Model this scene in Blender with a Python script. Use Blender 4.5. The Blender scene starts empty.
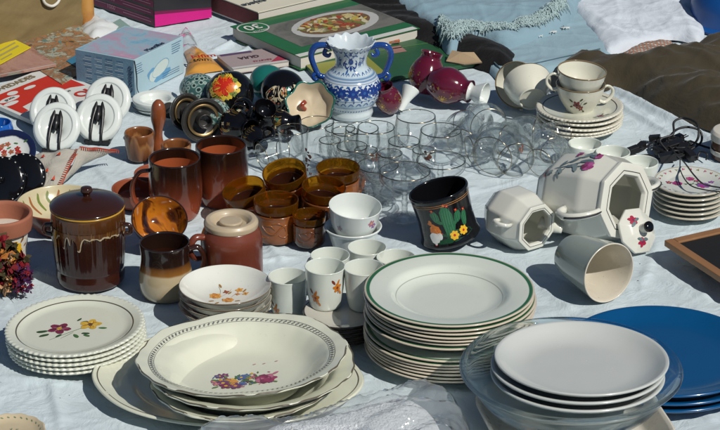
import bpy, math, random
from mathutils import Vector, Matrix, Euler, noise
random.seed(7)
PI = math.pi
R_ = math.radians
scene = bpy.context.scene
col = scene.collection

# ------------------------------------------------------------------ camera, sky, sun, exposure
FPX, PITCH, D0 = 2400.0, R_(24.0), 3.80          # focal length in photo pixels, downward pitch, distance to the sheet
CAMLOC = Vector((0, -D0*math.cos(PITCH), D0*math.sin(PITCH)))
cam_d = bpy.data.cameras.new('camera')
cam = bpy.data.objects.new('camera', cam_d); col.objects.link(cam)
cam.location = CAMLOC; cam.rotation_euler = (PI/2 - PITCH, 0, 0)
cam_d.sensor_width = 36; cam_d.lens = FPX/720*36; cam_d.clip_start = 0.05; cam_d.clip_end = 200
scene.camera = cam

SUN_AZ, SUN_EL = R_(138), R_(45)                 # clockwise from +Y: the sun stands to the right, towards the viewer
w = bpy.data.worlds.new('World'); scene.world = w; w.use_nodes = True
nt = w.node_tree; nt.nodes.clear()
sky = nt.nodes.new('ShaderNodeTexSky'); sky.sky_type = 'NISHITA'; sky.sun_disc = False
sky.ozone_density = 3.0; sky.dust_density = .4; sky.sun_elevation = SUN_EL; sky.sun_rotation = SUN_AZ
bg = nt.nodes.new('ShaderNodeBackground'); bg.inputs[1].default_value = 0.05
wo = nt.nodes.new('ShaderNodeOutputWorld')
nt.links.new(sky.outputs[0], bg.inputs[0]); nt.links.new(bg.outputs[0], wo.inputs[0])
sd = bpy.data.lights.new('sun', 'SUN'); sd.energy = 4.9; sd.angle = R_(0.53); sd.color = (1, .96, .885)
sun = bpy.data.objects.new('sun', sd); col.objects.link(sun)
sdir = Vector((math.sin(SUN_AZ)*math.cos(SUN_EL), math.cos(SUN_AZ)*math.cos(SUN_EL), math.sin(SUN_EL)))
sun.rotation_euler = sdir.to_track_quat('Z', 'Y').to_euler(); sun.location = (2, -2, 3)
scene.view_settings.view_transform = 'Standard'; scene.view_settings.look = 'None'
scene.view_settings.gamma = 1; scene.view_settings.use_curve_mapping = False
scene.view_settings.exposure = -0.30
scene.render.engine = 'CYCLES'
scene.cycles.transparent_max_bounces = 40; scene.cycles.max_bounces = 14
scene.cycles.transmission_bounces = 12; scene.cycles.glossy_bounces = 6; scene.cycles.diffuse_bounces = 4
scene.cycles.sample_clamp_indirect = 4

# ------------------------------------------------------------------ placing: photo pixel -> point of the place (z in cm, result in m)
FWD = Vector((0, math.cos(PITCH), -math.sin(PITCH))); UPV = Vector((0, math.sin(PITCH), math.cos(PITCH)))
def ray(px, py): return FWD + Vector(((px-360)/FPX, 0, 0)) + UPV*((215-py)/FPX)
def G(px, py, z=0.0):
    d = ray(px, py); t = (z*.01 - CAMLOC.z)/d.z
    return CAMLOC + d*t
def at(px, py, z=0.0):
    p = G(px, py, z); return Vector((p.x, p.y, 0))
def K(px, py, z=0.0):                             # cm per photo pixel there
    return (G(px, py, z)-CAMLOC).dot(FWD)/FPX*100

# ------------------------------------------------------------------ materials
MATS = {}
def S(r, g, b): return tuple((c/255/12.92 if c/255 <= .04045 else ((c/255+.055)/1.055)**2.4) for c in (r, g, b))
def nodes(name):
    m = bpy.data.materials.new(name); m.use_nodes = True; t = m.node_tree; t.nodes.clear()
    o = t.nodes.new('ShaderNodeOutputMaterial'); p = t.nodes.new('ShaderNodeBsdfPrincipled')
    t.links.new(p.outputs[0], o.inputs[0]); MATS[name] = m
    return m, t, p
def N(t, kind, **kw):
    n = t.nodes.new('ShaderNode'+kind)
    for k, v in kw.items():
        if k.startswith('i_'): n.inputs[k[2:].replace('_', ' ')].default_value = v
        else: setattr(n, k, v)
    return n
def coords(t): return N(t, 'TexCoord').outputs['Object']
def mixrgb(t, fac, a, b, mode='MIX'):
    n = N(t, 'Mix', data_type='RGBA', blend_type=mode)
    for s, v in ((n.inputs[0], fac), (n.inputs[6], a), (n.inputs[7], b)):
        if hasattr(v, 'links') or hasattr(v, 'is_linked'): t.links.new(v, s)
        else: s.default_value = v if isinstance(v, (int, float)) else (*v, 1) if len(v) == 3 else v
    return n.outputs[2]
def dirt(t, colr, var, scale=25, speck=0.0, speckcol=(.05, .035, .02)):
    """real stains and tone differences of the material itself"""
    c = coords(t)
    n1 = N(t, 'TexNoise', i_Scale=scale, i_Detail=5.0, i_Roughness=.6); t.links.new(c, n1.inputs['Vector'])
    dk = tuple(x*(1-var) for x in colr) if not hasattr(colr, 'is_linked') else None
    if dk is not None:
        lt = tuple(min(1, x*(1+var*.6)) for x in colr)
        out = mixrgb(t, n1.outputs[0], dk, lt)
    else:
        g = mixrgb(t, n1.outputs[0], (1-var,)*3, (1, 1, 1))
        out = mixrgb(t, 1.0, colr, g, 'MULTIPLY')
    if speck > 0:
        v = N(t, 'TexNoise', i_Scale=260.0, i_Detail=2.0); t.links.new(c, v.inputs['Vector'])
        r = N(t, 'ValToRGB'); r.color_ramp.elements[0].position = .68; r.color_ramp.elements[1].position = .74
        t.links.new(v.outputs[0], r.inputs[0])
        mu = N(t, 'Math', operation='MULTIPLY'); t.links.new(r.outputs[0], mu.inputs[0]); mu.inputs[1].default_value = speck
        out = mixrgb(t, mu.outputs[0], out, speckcol)
    return out
def bump(t, p, scale, strength, dist=.001, detail=4, kind='TexNoise'):
    n = N(t, kind); n.inputs['Scale'].default_value = scale
    if kind == 'TexNoise': n.inputs['Detail'].default_value = detail
    t.links.new(coords(t), n.inputs['Vector'])
    b = N(t, 'Bump'); b.inputs['Strength'].default_value = strength; b.inputs['Distance'].default_value = dist
    t.links.new(n.outputs[0], b.inputs['Height']); t.links.new(b.outputs[0], p.inputs['Normal'])
    return b
def glaze(name, c, rough=.16, var=.10, coat=.3, bmp=.15, speck=.15, scale=22, metal=0):
    if name in MATS: return MATS[name]
    m, t, p = nodes(name)
    t.links.new(dirt(t, c, var, scale, speck), p.inputs['Base Color'])
    n = N(t, 'TexNoise', i_Scale=40.0, i_Detail=4.0); t.links.new(coords(t), n.inputs['Vector'])
    mr = N(t, 'MapRange'); mr.inputs[3].default_value = rough*.7; mr.inputs[4].default_value = rough*1.5+.03
    t.links.new(n.outputs[0], mr.inputs[0]); t.links.new(mr.outputs[0], p.inputs['Roughness'])
    p.inputs['Coat Weight'].default_value = coat; p.inputs['Coat Roughness'].default_value = .06
    p.inputs['Metallic'].default_value = metal
    bump(t, p, 30, bmp, .0008)
    return m
def collage(name, cols, scale=30, rough=.45, dist=1.0):
    """a crowded printed picture: irregular patches of several inks"""
    m, t, p = nodes(name); c = coords(t)
    nn = N(t, 'TexNoise', i_Scale=scale*.8, i_Detail=4.0); t.links.new(c, nn.inputs['Vector'])
    va = N(t, 'VectorMath', operation='SCALE'); t.links.new(nn.outputs['Color'], va.inputs[0]); va.inputs['Scale'].default_value = dist*2/scale
    vb = N(t, 'VectorMath', operation='ADD'); t.links.new(c, vb.inputs[0]); t.links.new(va.outputs[0], vb.inputs[1])
    n = N(t, 'TexNoise', i_Scale=float(scale), i_Detail=6.0, i_Roughness=.7); t.links.new(vb.outputs[0], n.inputs['Vector'])
    r = N(t, 'ValToRGB'); e = r.color_ramp.elements; k = len(cols)
    for i, cc in enumerate(cols):
        q = .30+.40*i/(k-1); el = e[i] if i < 2 else e.new(q)
        el.position = q; el.color = (*cc, 1)
    t.links.new(n.outputs[0], r.inputs[0]); t.links.new(r.outputs[0], p.inputs['Base Color']); p.inputs['Roughness'].default_value = rough
    return m
def matte(name, c, rough=.75, var=.15, scale=30, bscale=300, bmp=.3, bdist=.001, spec=.3, speck=0):
    if name in MATS: return MATS[name]
    m, t, p = nodes(name)
    t.links.new(dirt(t, c, var, scale, speck), p.inputs['Base Color'])
    p.inputs['Roughness'].default_value = rough; p.inputs['Specular IOR Level'].default_value = spec
    bump(t, p, bscale, bmp, bdist)
    return m
def banded(name, stops, axis='z', lo=0, hi=10, nz=0, nscale=30, rough=.15, interp='LINEAR', coat=.3, var=.08, bmp=.15, stretch=None):
    """colour bands of a glaze along the object's own height (z) or radius (r), in cm, with a noisy edge"""
    if name in MATS: return MATS[name]
    m, t, p = nodes(name)
    sx = N(t, 'SeparateXYZ'); c = coords(t); t.links.new(c, sx.inputs[0])
    if axis == 'z': val = sx.outputs[2]
    else:
        l = N(t, 'VectorMath', operation='LENGTH'); cb = N(t, 'CombineXYZ')
        t.links.new(sx.outputs[0], cb.inputs[0]); t.links.new(sx.outputs[1], cb.inputs[1])
        t.links.new(cb.outputs[0], l.inputs[0]); val = l.outputs['Value']
    mr = N(t, 'MapRange'); mr.inputs[1].default_value = lo*.01; mr.inputs[2].default_value = hi*.01
    t.links.new(val, mr.inputs[0]); v = mr.outputs[0]
    if nz:
        mp = N(t, 'Mapping'); mp.inputs['Scale'].default_value = stretch or (1, 1, 1); t.links.new(c, mp.inputs[0])
        n = N(t, 'TexNoise', i_Scale=nscale, i_Detail=3.0); t.links.new(mp.outputs[0], n.inputs['Vector'])
        s = N(t, 'Math', operation='MULTIPLY_ADD'); t.links.new(n.outputs[0], s.inputs[0]); s.inputs[1].default_value = nz
        s2 = N(t, 'Math', operation='SUBTRACT'); t.links.new(v, s2.inputs[0]); s2.inputs[1].default_value = nz*.5
        t.links.new(s2.outputs[0], s.inputs[2]); v = s.outputs[0]
    r = N(t, 'ValToRGB'); r.color_ramp.interpolation = interp
    e = r.color_ramp.elements
    for i, (pos, cc) in enumerate(stops):
        q = (pos-lo)/(hi-lo)
        el = e[i] if i < 2 else e.new(q)
        el.position = max(0, min(1, q)); el.color = (*cc, 1)
    t.links.new(v, r.inputs[0])
    t.links.new(dirt(t, r.outputs[0], var, 25, .12), p.inputs['Base Color'])
    p.inputs['Roughness'].default_value = rough; p.inputs['Coat Weight'].default_value = coat; p.inputs['Coat Roughness'].default_value = .05
    bump(t, p, 35, bmp, .0008)
    return m
def fabric(name, c, rough=.9, weave=900, wb=.35, var=.12, crease=14, cb=.5, stain=6):
    if name in MATS: return MATS[name]
    m, t, p = nodes(name)
    t.links.new(dirt(t, c, var, stain, 0), p.inputs['Base Color'])
    p.inputs['Roughness'].default_value = rough; p.inputs['Specular IOR Level'].default_value = .15
    p.inputs['Sheen Weight'].default_value = .12
    c_ = coords(t)
    n = N(t, 'TexNoise', i_Scale=float(crease), i_Detail=6.0, i_Roughness=.62, i_Distortion=1.2); t.links.new(c_, n.inputs['Vector'])
    b = N(t, 'Bump', i_Strength=cb, i_Distance=.012); t.links.new(n.outputs[0], b.inputs['Height'])
    v = N(t, 'TexVoronoi'); v.inputs['Scale'].default_value = weave; t.links.new(c_, v.inputs['Vector'])
    b2 = N(t, 'Bump', i_Strength=wb, i_Distance=.0006); t.links.new(v.outputs[0], b2.inputs['Height']); t.links.new(b.outputs[0], b2.inputs['Normal'])
    t.links.new(b2.outputs[0], p.inputs['Normal'])
    return m
def thinglass(name, tint=(.985, .99, .988), edge=(.50, .54, .53), bmp=0, bscale=120, refl=1.0, kind='TexVoronoi', refr=.12, haze=0):
    """thin clear glass: what passes through is tinted by the wall, darker where the wall is seen edge on"""
    if name in MATS: return MATS[name]
    m = bpy.data.materials.new(name); m.use_nodes = True; t = m.node_tree; t.nodes.clear(); MATS[name] = m
    o = t.nodes.new('ShaderNodeOutputMaterial')
    lw = N(t, 'LayerWeight', i_Blend=.5)
    r = N(t, 'ValToRGB'); e = r.color_ramp.elements
    e[0].position = .60; e[0].color = (*tint, 1); e[1].position = .98; e[1].color = (*edge, 1)
    t.links.new(lw.outputs['Facing'], r.inputs[0])
    tr = N(t, 'BsdfTransparent'); t.links.new(r.outputs[0], tr.inputs[0])
    gl = N(t, 'BsdfGlossy', i_Roughness=.03); gl.inputs[0].default_value = (1, 1, 1, 1)
    pw_ = N(t, 'Math', operation='POWER'); t.links.new(lw.outputs['Facing'], pw_.inputs[0]); pw_.inputs[1].default_value = 4.0
    mu = N(t, 'Math', operation='MULTIPLY_ADD'); t.links.new(pw_.outputs[0], mu.inputs[0]); mu.inputs[1].default_value = .75*refl; mu.inputs[2].default_value = .035*refl; mu.use_clamp = True
    rf = N(t, 'BsdfGlass', i_Roughness=.0, i_IOR=1.42); rf.inputs[0].default_value = (.97, .985, .98, 1)
    m0 = N(t, 'MixShader'); m0.inputs[0].default_value = refr; t.links.new(tr.outputs[0], m0.inputs[1]); t.links.new(rf.outputs[0], m0.inputs[2])
    if haze:
        df = N(t, 'BsdfDiffuse'); df.inputs[0].default_value = (.8, .82, .84, 1); mh = N(t, 'MixShader'); mh.inputs[0].default_value = haze; t.links.new(m0.outputs[0], mh.inputs[1]); t.links.new(df.outputs[0], mh.inputs[2]); m0 = mh
    mx = N(t, 'MixShader'); t.links.new(mu.outputs[0], mx.inputs[0]); t.links.new(m0.outputs[0], mx.inputs[1]); t.links.new(gl.outputs[0], mx.inputs[2])
    t.links.new(mx.outputs[0], o.inputs[0])
    if bmp:
        v = N(t, kind); v.inputs['Scale'].default_value = bscale; t.links.new(coords(t), v.inputs['Vector'])
        b = N(t, 'Bump', i_Strength=bmp, i_Distance=.002); t.links.new(v.outputs[0], b.inputs['Height'])
        for n in (lw, gl, rf): t.links.new(b.outputs[0], n.inputs['Normal'])
    return m

CHINA = glaze('cream_china', (.62, .65, .56), .18, .07, .4, .1, .1)
WHITE = glaze('white_china', (.63, .67, .61), .18, .06, .4, .1, .06)
WARMW = glaze('warm_white_glaze', (.62, .58, .50), .25, .08, .3, .2, .08)
PORC = glaze('porcelain', (.64, .68, .65), .14, .05, .45, .1, .05)
BLACKG = glaze('black_glaze', (.004, .004, .005), .09, .2, .0, .12, 0)
TERRA = glaze('terracotta_glaze', (.36, .085, .03), .18, .15, .4, .2, .2)
CLAY = matte('bare_terracotta', (.33, .12, .07), .75, .18, 20, 200, .3)
BROWND = glaze('dark_brown_glaze', (.035, .011, .006), .10, .3, .6, .25, 0)
GOLD = glaze('gold_luster', (.55, .33, .08), .28, .15, 0, .1, 0, metal=.9)
BLUEP = glaze('blue_plate_glaze', (.002, .066, .19), .16, .12, .5, .1, .05)
BURG = glaze('burgundy_glaze', (.10, .006, .022), .10, .35, .6, .2, .1, scale=60)
PLBLACK = glaze('black_plastic', (.010, .010, .011), .32, .2, 0, .2, 0)
CABLE = glaze('black_rubber', (.009, .009, .010), .42, .2, 0, .1, 0)
WOOD = banded('turned_wood', [(0, (.07, .022, .008)), (2.4, (.22, .085, .028)), (3.2, (.32, .15, .055)), (4, (.16, .055, .018)), (6, (.24, .09, .03))], 'z', 0, 6, 2.2, 45, .25, 'LINEAR', .3, .25, .2, (1, 1, .10))
WOODF = banded('light_wood', [(0, (.36, .19, .085)), (1, (.27, .13, .055))], 'z', 0, 1, 1.2, 30, .5, 'LINEAR', 0, .2, .2, (.15, 1.5, 1))
SLATE = matte('slate_board', (.012, .012, .013), .7, .3, 12, 150, .2)
PAPER = matte('paper', (.68, .68, .66), .6, .06, 15, 60, .1)
PAGES = matte('page_edges', (.55, .52, .46), .8, .1, 20, 500, .2)
RIM = glaze('worn_gilt', (.42, .36, .26), .16, .3, 0, .3, 0, 80, 1)
def paint(c, name=None, rough=.25):
    name = name or 'enamel_%d_%d_%d' % tuple(int(x*999) for x in c)
    return glaze(name, c, rough, .22, .3, 0, 0, 300)
def ink(c): return matte('ink_%d_%d_%d' % tuple(int(x*999) for x in c), c, .45, .18, 60, 60, .05)
GLASS = thinglass('clear_glass', (.992, .996, .994), (.22, .26, .26), bmp=.10, bscale=45, kind='TexNoise', refr=.0)
CUT = thinglass('cut_glass', (.99, .995, .99), (.30, .35, .35), .9, 150, 2.0, 'TexVoronoi', .0)
#AMBER = thinglass('amber_glass', (.78, .42, .05), (.30, .11, .01), .2, 60)
PLASTIC = thinglass('clear_plastic_film', (.95, .96, .96), (.95, .96, .96), .7, 40, 1.6, 'TexNoise', 0, .12)
m, t, p = nodes('oven_glass'); GBOWL = m
p.inputs['Base Color'].default_value = (.90, .975, 1, 1); p.inputs['Transmission Weight'].default_value = 1
p.inputs['Roughness'].default_value = .01; p.inputs['IOR'].default_value = 1.45
bump(t, p, 25, .10, .002)
out_ = [n for n in t.nodes if n.type == 'OUTPUT_MATERIAL'][0]; tp_ = N(t, 'BsdfTransparent'); tp_.inputs[0].default_value = (.86, .96, 1, 1); mx_ = N(t, 'MixShader'); mx_.inputs[0].default_value = .28
t.links.new(p.outputs[0], mx_.inputs[1]); t.links.new(tp_.outputs[0], mx_.inputs[2]); t.links.new(mx_.outputs[0], out_.inputs[0])
m, t, p = nodes('solid_glass'); SOLID = m
p.inputs['Base Color'].default_value = (.97, .99, .98, 1); p.inputs['Transmission Weight'].default_value = 1; p.inputs['Roughness'].default_value = .01; p.inputs['IOR'].default_value = 1.45
bump(t, p, 90, .15, .002)
out_ = [n for n in t.nodes if n.type == 'OUTPUT_MATERIAL'][0]; tp_ = N(t, 'BsdfTransparent'); mx_ = N(t, 'MixShader'); mx_.inputs[0].default_value = .45
t.links.new(p.outputs[0], mx_.inputs[1]); t.links.new(tp_.outputs[0], mx_.inputs[2]); t.links.new(mx_.outputs[0], out_.inputs[0])

# ------------------------------------------------------------------ objects, names, labels
def link(name, me, mats, parent=None, loc=None, rot=None):
    o = bpy.data.objects.new(name, me); col.objects.link(o)
    for mm in (mats if isinstance(mats, (list, tuple)) else [mats]): me.materials.append(mm)
    if parent: o.parent = parent
    if loc is not None: o.location = loc
    if rot is not None: o.rotation_euler = rot
    return o
def tag(o, label=None, cat=None, group=None, kind=None):
    if label: o['label'] = label
    if cat: o['category'] = cat
    if group: o['group'] = group
    if kind: o['kind'] = kind
    return o
def thing(name, label, cat, loc=(0, 0, 0), rot=(0, 0, 0), group=None):
    o = bpy.data.objects.new(name, None); col.objects.link(o); o.empty_display_size = .02
    o.location = loc; o.rotation_mode = 'XYZ'; o.rotation_euler = rot
    return tag(o, label, cat, group)
def dup(root, loc, rot=(0, 0, 0), label=None, group=None, skip=()):
    r = root.copy(); col.objects.link(r); r.location = loc; r.rotation_euler = rot
    if label: r['label'] = label
    if group: r['group'] = group
    def kids(a, b):
        for ch in list(a.children):
            if ch.name.split('.')[0] in skip: continue
            c = ch.copy(); col.objects.link(c); c.parent = b; kids(ch, c)
    kids(root, r)
    return r
ORD = ['topmost', 'second', 'third', 'fourth', 'fifth', 'sixth', 'seventh', 'eighth', 'ninth', 'tenth', 'eleventh', 'twelfth', 'thirteenth', 'fourteenth']

# ------------------------------------------------------------------ shapes (all lengths in cm)
def mesh(name, vs, fs, smooth=True, midx=None):
    me = bpy.data.meshes.new(name); me.from_pydata([(v[0]*.01, v[1]*.01, v[2]*.01) for v in vs], [], fs)
    if smooth: me.polygons.foreach_set('use_smooth', [True]*len(me.polygons))
    if midx: me.polygons.foreach_set('material_index', midx)
    me.update(); return me
def rounded(prof, rr=.12, n=3):
    out = []
    for i, pt in enumerate(prof):
        r, z = pt[0], pt[1]; q = pt[2] if len(pt) > 2 else rr
        if i in (0, len(prof)-1) or q == 0: out.append((r, z, min(i, len(prof)-2))); continue
        a = Vector(prof[i-1][:2]); b = Vector((r, z)); c = Vector(prof[i+1][:2])
        la, lc = (a-b).length, (c-b).length
        if la < 1e-6 or lc < 1e-6: out.append((r, z, i)); continue
        p0 = b+(a-b)*min(q/la, .48); p2 = b+(c-b)*min(q/lc, .48)
        k = n+3 if q > .5 else n
        for j in range(k+1):
            s = j/k; v = p0*(1-s)**2 + b*2*s*(1-s) + p2*s*s
            out.append((v.x, v.y, i-1 if s < .5 else i))
    return out
def lathe(name, prof, mats, parent=None, seg=64, rr=.12, warp=None, slots=None, loc=None, rot=None, raw=False):
    pr = rounded(prof, rr)
    # extra rings on long segments so bands and waviness stay smooth
    q = [pr[0]]
    for a, b in zip(pr, pr[1:]):
        L = math.hypot(a[0]-b[0], a[1]-b[1]); k = max(1, int(L/1.2))
        for j in range(1, k+1): q.append((a[0]+(b[0]-a[0])*j/k, a[1]+(b[1]-a[1])*j/k, b[2] if j == k else a[2]))
    pr = q
    vs, fs, mi, rings = [], [], [], []
    for r, z, i in pr:
        if r < 1e-4: rings.append([len(vs)]); vs.append((0, 0, z)); continue
        ring = []
        for s in range(seg):
            th = 2*PI*s/seg
            if warp: x, y, zz = warp(th, r, z)
            else: x, y, zz = r*math.cos(th), r*math.sin(th), z
            ring.append(len(vs)); vs.append((x, y, zz))
        rings.append(ring)
    for k in range(len(rings)-1):
        a, b = rings[k], rings[k+1]; sl = slots[min(pr[k][2], len(slots)-1)] if slots else 0
        if len(a) == 1 and len(b) == 1: continue
        for s in range(seg):
            s2 = (s+1) % seg
            if len(a) == 1: f = (a[0], b[s2], b[s])
            elif len(b) == 1: f = (a[s], a[s2], b[0])
            else: f = (a[s], a[s2], b[s2], b[s])
            fs.append(f); mi.append(sl)
    me = mesh(name, vs, fs, True, mi)
    if raw: return me
    return link(name, me, mats, parent, loc, rot)
def flat_shade(o):
    o.data.polygons.foreach_set('use_smooth', [False]*len(o.data.polygons)); return o
def smoothpath(pts, k=6):
    P = [Vector(p) for p in pts]; out = []
    for i in range(len(P)-1):
        a = P[i-1] if i else P[0]*2-P[1]; b, c = P[i], P[i+1]; d = P[i+2] if i+2 < len(P) else P[-1]*2-P[-2]
        for j in range(k):
            s = j/k; out.append(.5*((2*b)+(c-a)*s+(2*a-5*b+4*c-d)*s*s+(3*b-a-3*c+d)*s**3))
    out.append(P[-1]); return out
def tube_geo(pts, r, seg=10, k=6, flat=1.0, vs=None, fs=None, closed=False):
    vs = [] if vs is None else vs; fs = [] if fs is None else fs
    P = smoothpath(pts, k) if k > 1 else [Vector(p) for p in pts]
    n = len(P); T0 = (P[1]-P[0]).normalized()
    nrm = T0.orthogonal().normalized(); rings = []
    for i, p in enumerate(P):
        T = (P[min(i+1, n-1)]-P[max(i-1, 0)]); T = T.normalized() if T.length > 1e-9 else T0
        nrm = (nrm - T*nrm.dot(T)).normalized(); bn = T.cross(nrm)
        f = i/(n-1)
        rad = r if isinstance(r, (int, float)) else r[min(int(f*(len(r)-1)), len(r)-2)]*(1-(f*(len(r)-1)) % 1) + r[min(int(f*(len(r)-1))+1, len(r)-1)]*((f*(len(r)-1)) % 1) if i < n-1 else (r if isinstance(r, (int, float)) else r[-1])
        ring = []
        for s in range(seg):
            th = 2*PI*s/seg; v = p + nrm*math.cos(th)*rad + bn*math.sin(th)*rad*flat
            ring.append(len(vs)); vs.append(tuple(v))
        rings.append(ring)
    for a, b in zip(rings, rings[1:]):
        for s in range(seg): fs.append((a[s], a[(s+1) % seg], b[(s+1) % seg], b[s]))
    fs.append(tuple(rings[0][::-1])); fs.append(tuple(rings[-1]))
    return vs, fs
def tube(name, pts, r, mats, parent=None, seg=10, k=6, flat=1.0, loc=None, rot=None):
    vs, fs = tube_geo(pts, r, seg, k, flat)
    return link(name, mesh(name, vs, fs), mats, parent, loc, rot)
def box_geo(x0, y0, z0, x1, y1, z1, vs, fs):
    b = len(vs)
    vs += [(x0, y0, z0), (x1, y0, z0), (x1, y1, z0), (x0, y1, z0), (x0, y0, z1), (x1, y0, z1), (x1, y1, z1), (x0, y1, z1)]
    fs += [(b, b+3, b+2, b+1), (b+4, b+5, b+6, b+7), (b, b+1, b+5, b+4), (b+1, b+2, b+6, b+5), (b+2, b+3, b+7, b+6), (b+3, b, b+4, b+7)]
def bevel(o, wdt, seg=2):
    md = o.modifiers.new('bevel', 'BEVEL'); md.width = wdt*.01; md.segments = seg; md.limit_method = 'ANGLE'
    return o
def prism(name, quad, z0, z1, mats, parent=None, inset=0, bev=0):
    """quad: four (x, y) in cm, counter-clockwise"""
    c = (sum(q[0] for q in quad)/4, sum(q[1] for q in quad)/4)
    qq = [(q[0]+(c[0]-q[0])*inset, q[1]+(c[1]-q[1])*inset) for q in quad]
    vs = [(x, y, z0) for x, y in qq]+[(x, y, z1) for x, y in qq]
    fs = [(3, 2, 1, 0), (4, 5, 6, 7)]+[(i, (i+1) % 4, (i+1) % 4+4, i+4) for i in range(4)]
    o = link(name, mesh(name, vs, fs, False), mats, parent)
    return bevel(o, bev) if bev else o

# paint laid on a surface: surf(u, v) gives the point in cm
class Paint:
    def __init__(s, surf): s.f = surf; s.vs = []; s.fs = []; s.mi = []; s.mats = []; s.lift = 0
    def slot(s, m):
        if m not in s.mats: s.mats.append(m)
        return s.mats.index(m)
    def P(s, u, v):
        p = s.f(u, v, .03+s.lift); return tuple(p)
    def blob(s, u, v, a, b, rot, m, n=12, rag=.1):
        k = s.slot(m); c, q = math.cos(rot), math.sin(rot); base = len(s.vs); s.vs.append(s.P(u, v)); rg = 2 if max(a, b) > .35 else 1
        offs = [1+random.uniform(-rag, rag) for _ in range(n)]
        for j in range(1, rg+1):
            for i in range(n):
                th = 2*PI*i/n; e = offs[i]*j/rg; x, y = a*e*math.cos(th), b*e*math.sin(th)
                s.vs.append(s.P(u+x*c-y*q, v+x*q+y*c))
        for i in range(n):
            i2 = (i+1) % n; s.fs.append((base, base+1+i, base+1+i2)); s.mi.append(k)
            if rg == 2: s.fs.append((base+1+i, base+1+n+i, base+1+n+i2, base+1+i2)); s.mi.append(k)
        s.lift = (s.lift+.0012) if s.lift < .05 else 0
    def stroke(s, pts, wd, m, k=4, closed=False):
        sl = s.slot(m); P = smoothpath([(a, b, 0) for a, b in pts], k) if k > 1 else [Vector((a, b, 0)) for a, b in pts]; base = len(s.vs); n = len(P)
        for i, p in enumerate(P):
            T = (P[min(i+1, n-1)]-P[max(i-1, 0)])
            if T.length < 1e-9: T = Vector((1, 0, 0))
            T.normalize(); nn = Vector((-T.y, T.x, 0)); f = i/(n-1); h = wd/2*(1 if closed else (.35+.65*math.sin(PI*min(1, max(0, .08+f*.84)))))
            s.vs.append(s.P(p.x+nn.x*h, p.y+nn.y*h)); s.vs.append(s.P(p.x-nn.x*h, p.y-nn.y*h))
        for i in range(n-1): s.fs.append((base+2*i, base+2*i+1, base+2*i+3, base+2*i+2)); s.mi.append(sl)
        s.lift = (s.lift+.0012) if s.lift < .05 else 0
    def flower(s, u, v, r, m, mc, n=5, a0=None):
        a0 = random.random()*6 if a0 is None else a0
        for i in range(n):
            th = a0+2*PI*i/n; s.blob(u+math.cos(th)*r*.55, v+math.sin(th)*r*.55, r*.5, r*.36, th, m)
        s.blob(u, v, r*.28, r*.28, 0, mc)
    def rose(s, u, v, r, m1, m2, m3):
        for i in range(7):
            th = i*.9; s.blob(u+math.cos(th)*r*.5, v+math.sin(th)*r*.45, r*.55, r*.42, th, (m1, m2, m3)[i % 3], rag=.2)
        for i in range(5): s.stroke([(u+r*.5*math.cos(i*1.3+a), v+r*.5*math.sin(i*1.3+a)) for a in (0, .5, 1)], r*.12, (m3, m1)[i % 2])
    def leaf(s, u, v, L, rot, m): s.blob(u+math.cos(rot)*L*.5, v+math.sin(rot)*L*.5, L*.5, L*.2, rot, m)
    def sprig(s, u, v, L, rot, m, ml, n=5):
        c, q = math.cos(rot), math.sin(rot); bend = random.uniform(-.25, .25)*L
        pts = [(u+c*L*f-q*bend*f*f, v+q*L*f+c*bend*f*f) for f in (0, .35, .7, 1)]
        s.stroke(pts, .07, m)
        for i in range(n):
            f = .2+.8*i/n; x, y = u+c*L*f-q*bend*f*f, v+q*L*f+c*bend*f*f
            s.leaf(x, y, L*.2, rot+(.9 if i % 2 else -.9), ml)
    def build(s, name, parent, loc=None):
        return link(name, mesh(name, s.vs, s.fs, True, s.mi), s.mats, parent, loc)
def plate_surf(prof):
    """height of the upper side over radius"""
    pr = rounded(prof); zmax = max(range(len(pr)), key=lambda i: pr[i][0]); ins = sorted((r, z) for r, z, _ in pr[zmax:])
    def h(r):
        for (r0, z0), (r1, z1) in zip(ins, ins[1:]):
            if r0 <= r <= r1: return z0+(z1-z0)*(r-r0)/max(1e-6, r1-r0)
        return ins[-1][1]
    return lambda u, v, e: (u, v, h(math.hypot(u, v))+e)
def wall_surf(prof, face=-PI/2):
    """outer wall: u = arc length to the right as seen from face, v = height"""
    pr = rounded(prof); zt = max(range(len(pr)), key=lambda i: pr[i][1]); outs = [(z, r) for r, z, _ in pr[:zt+1] if r > .5]
    rm = max(r for z, r in outs)
    def f(u, v, e):
        rr = outs[-1][1]
        for (z0, r0), (z1, r1) in zip(outs, outs[1:]):
            if min(z0, z1) <= v <= max(z0, z1) and abs(z1-z0) > 1e-6: rr = r0+(r1-r0)*(v-z0)/(z1-z0); break
        a = face+u/rm
        return ((rr+e)*math.cos(a), (rr+e)*math.sin(a), v)
    return f
def flat_surf(o, ux, vy, nz):
    o, ux, vy, nz = Vector(o), Vector(ux), Vector(vy), Vector(nz)
    return lambda u, v, e: o+ux*u+vy*v+nz*e
def lettering(txt, size, mat_, parent, origin, xd, yd, name='lettering', bold=0.0):
    cu = bpy.data.curves.new('t', 'FONT'); cu.body = txt; cu.size = size*.01; cu.align_x = 'CENTER'; cu.align_y = 'CENTER'; cu.extrude = .0001; cu.offset = bold*.01
    ob = bpy.data.objects.new('t', cu); me = bpy.data.meshes.new_from_object(ob); bpy.data.objects.remove(ob); bpy.data.curves.remove(cu)
    me.materials.clear(); o = link(name, me, mat_, parent)
    x = Vector(xd).normalized(); z = x.cross(Vector(yd)).normalized(); y = z.cross(x)
    M = Matrix((x, y, z)).transposed().to_4x4(); M.translation = Vector(origin)*.01+z*.0006
    o.matrix_local = M; return o

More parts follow.
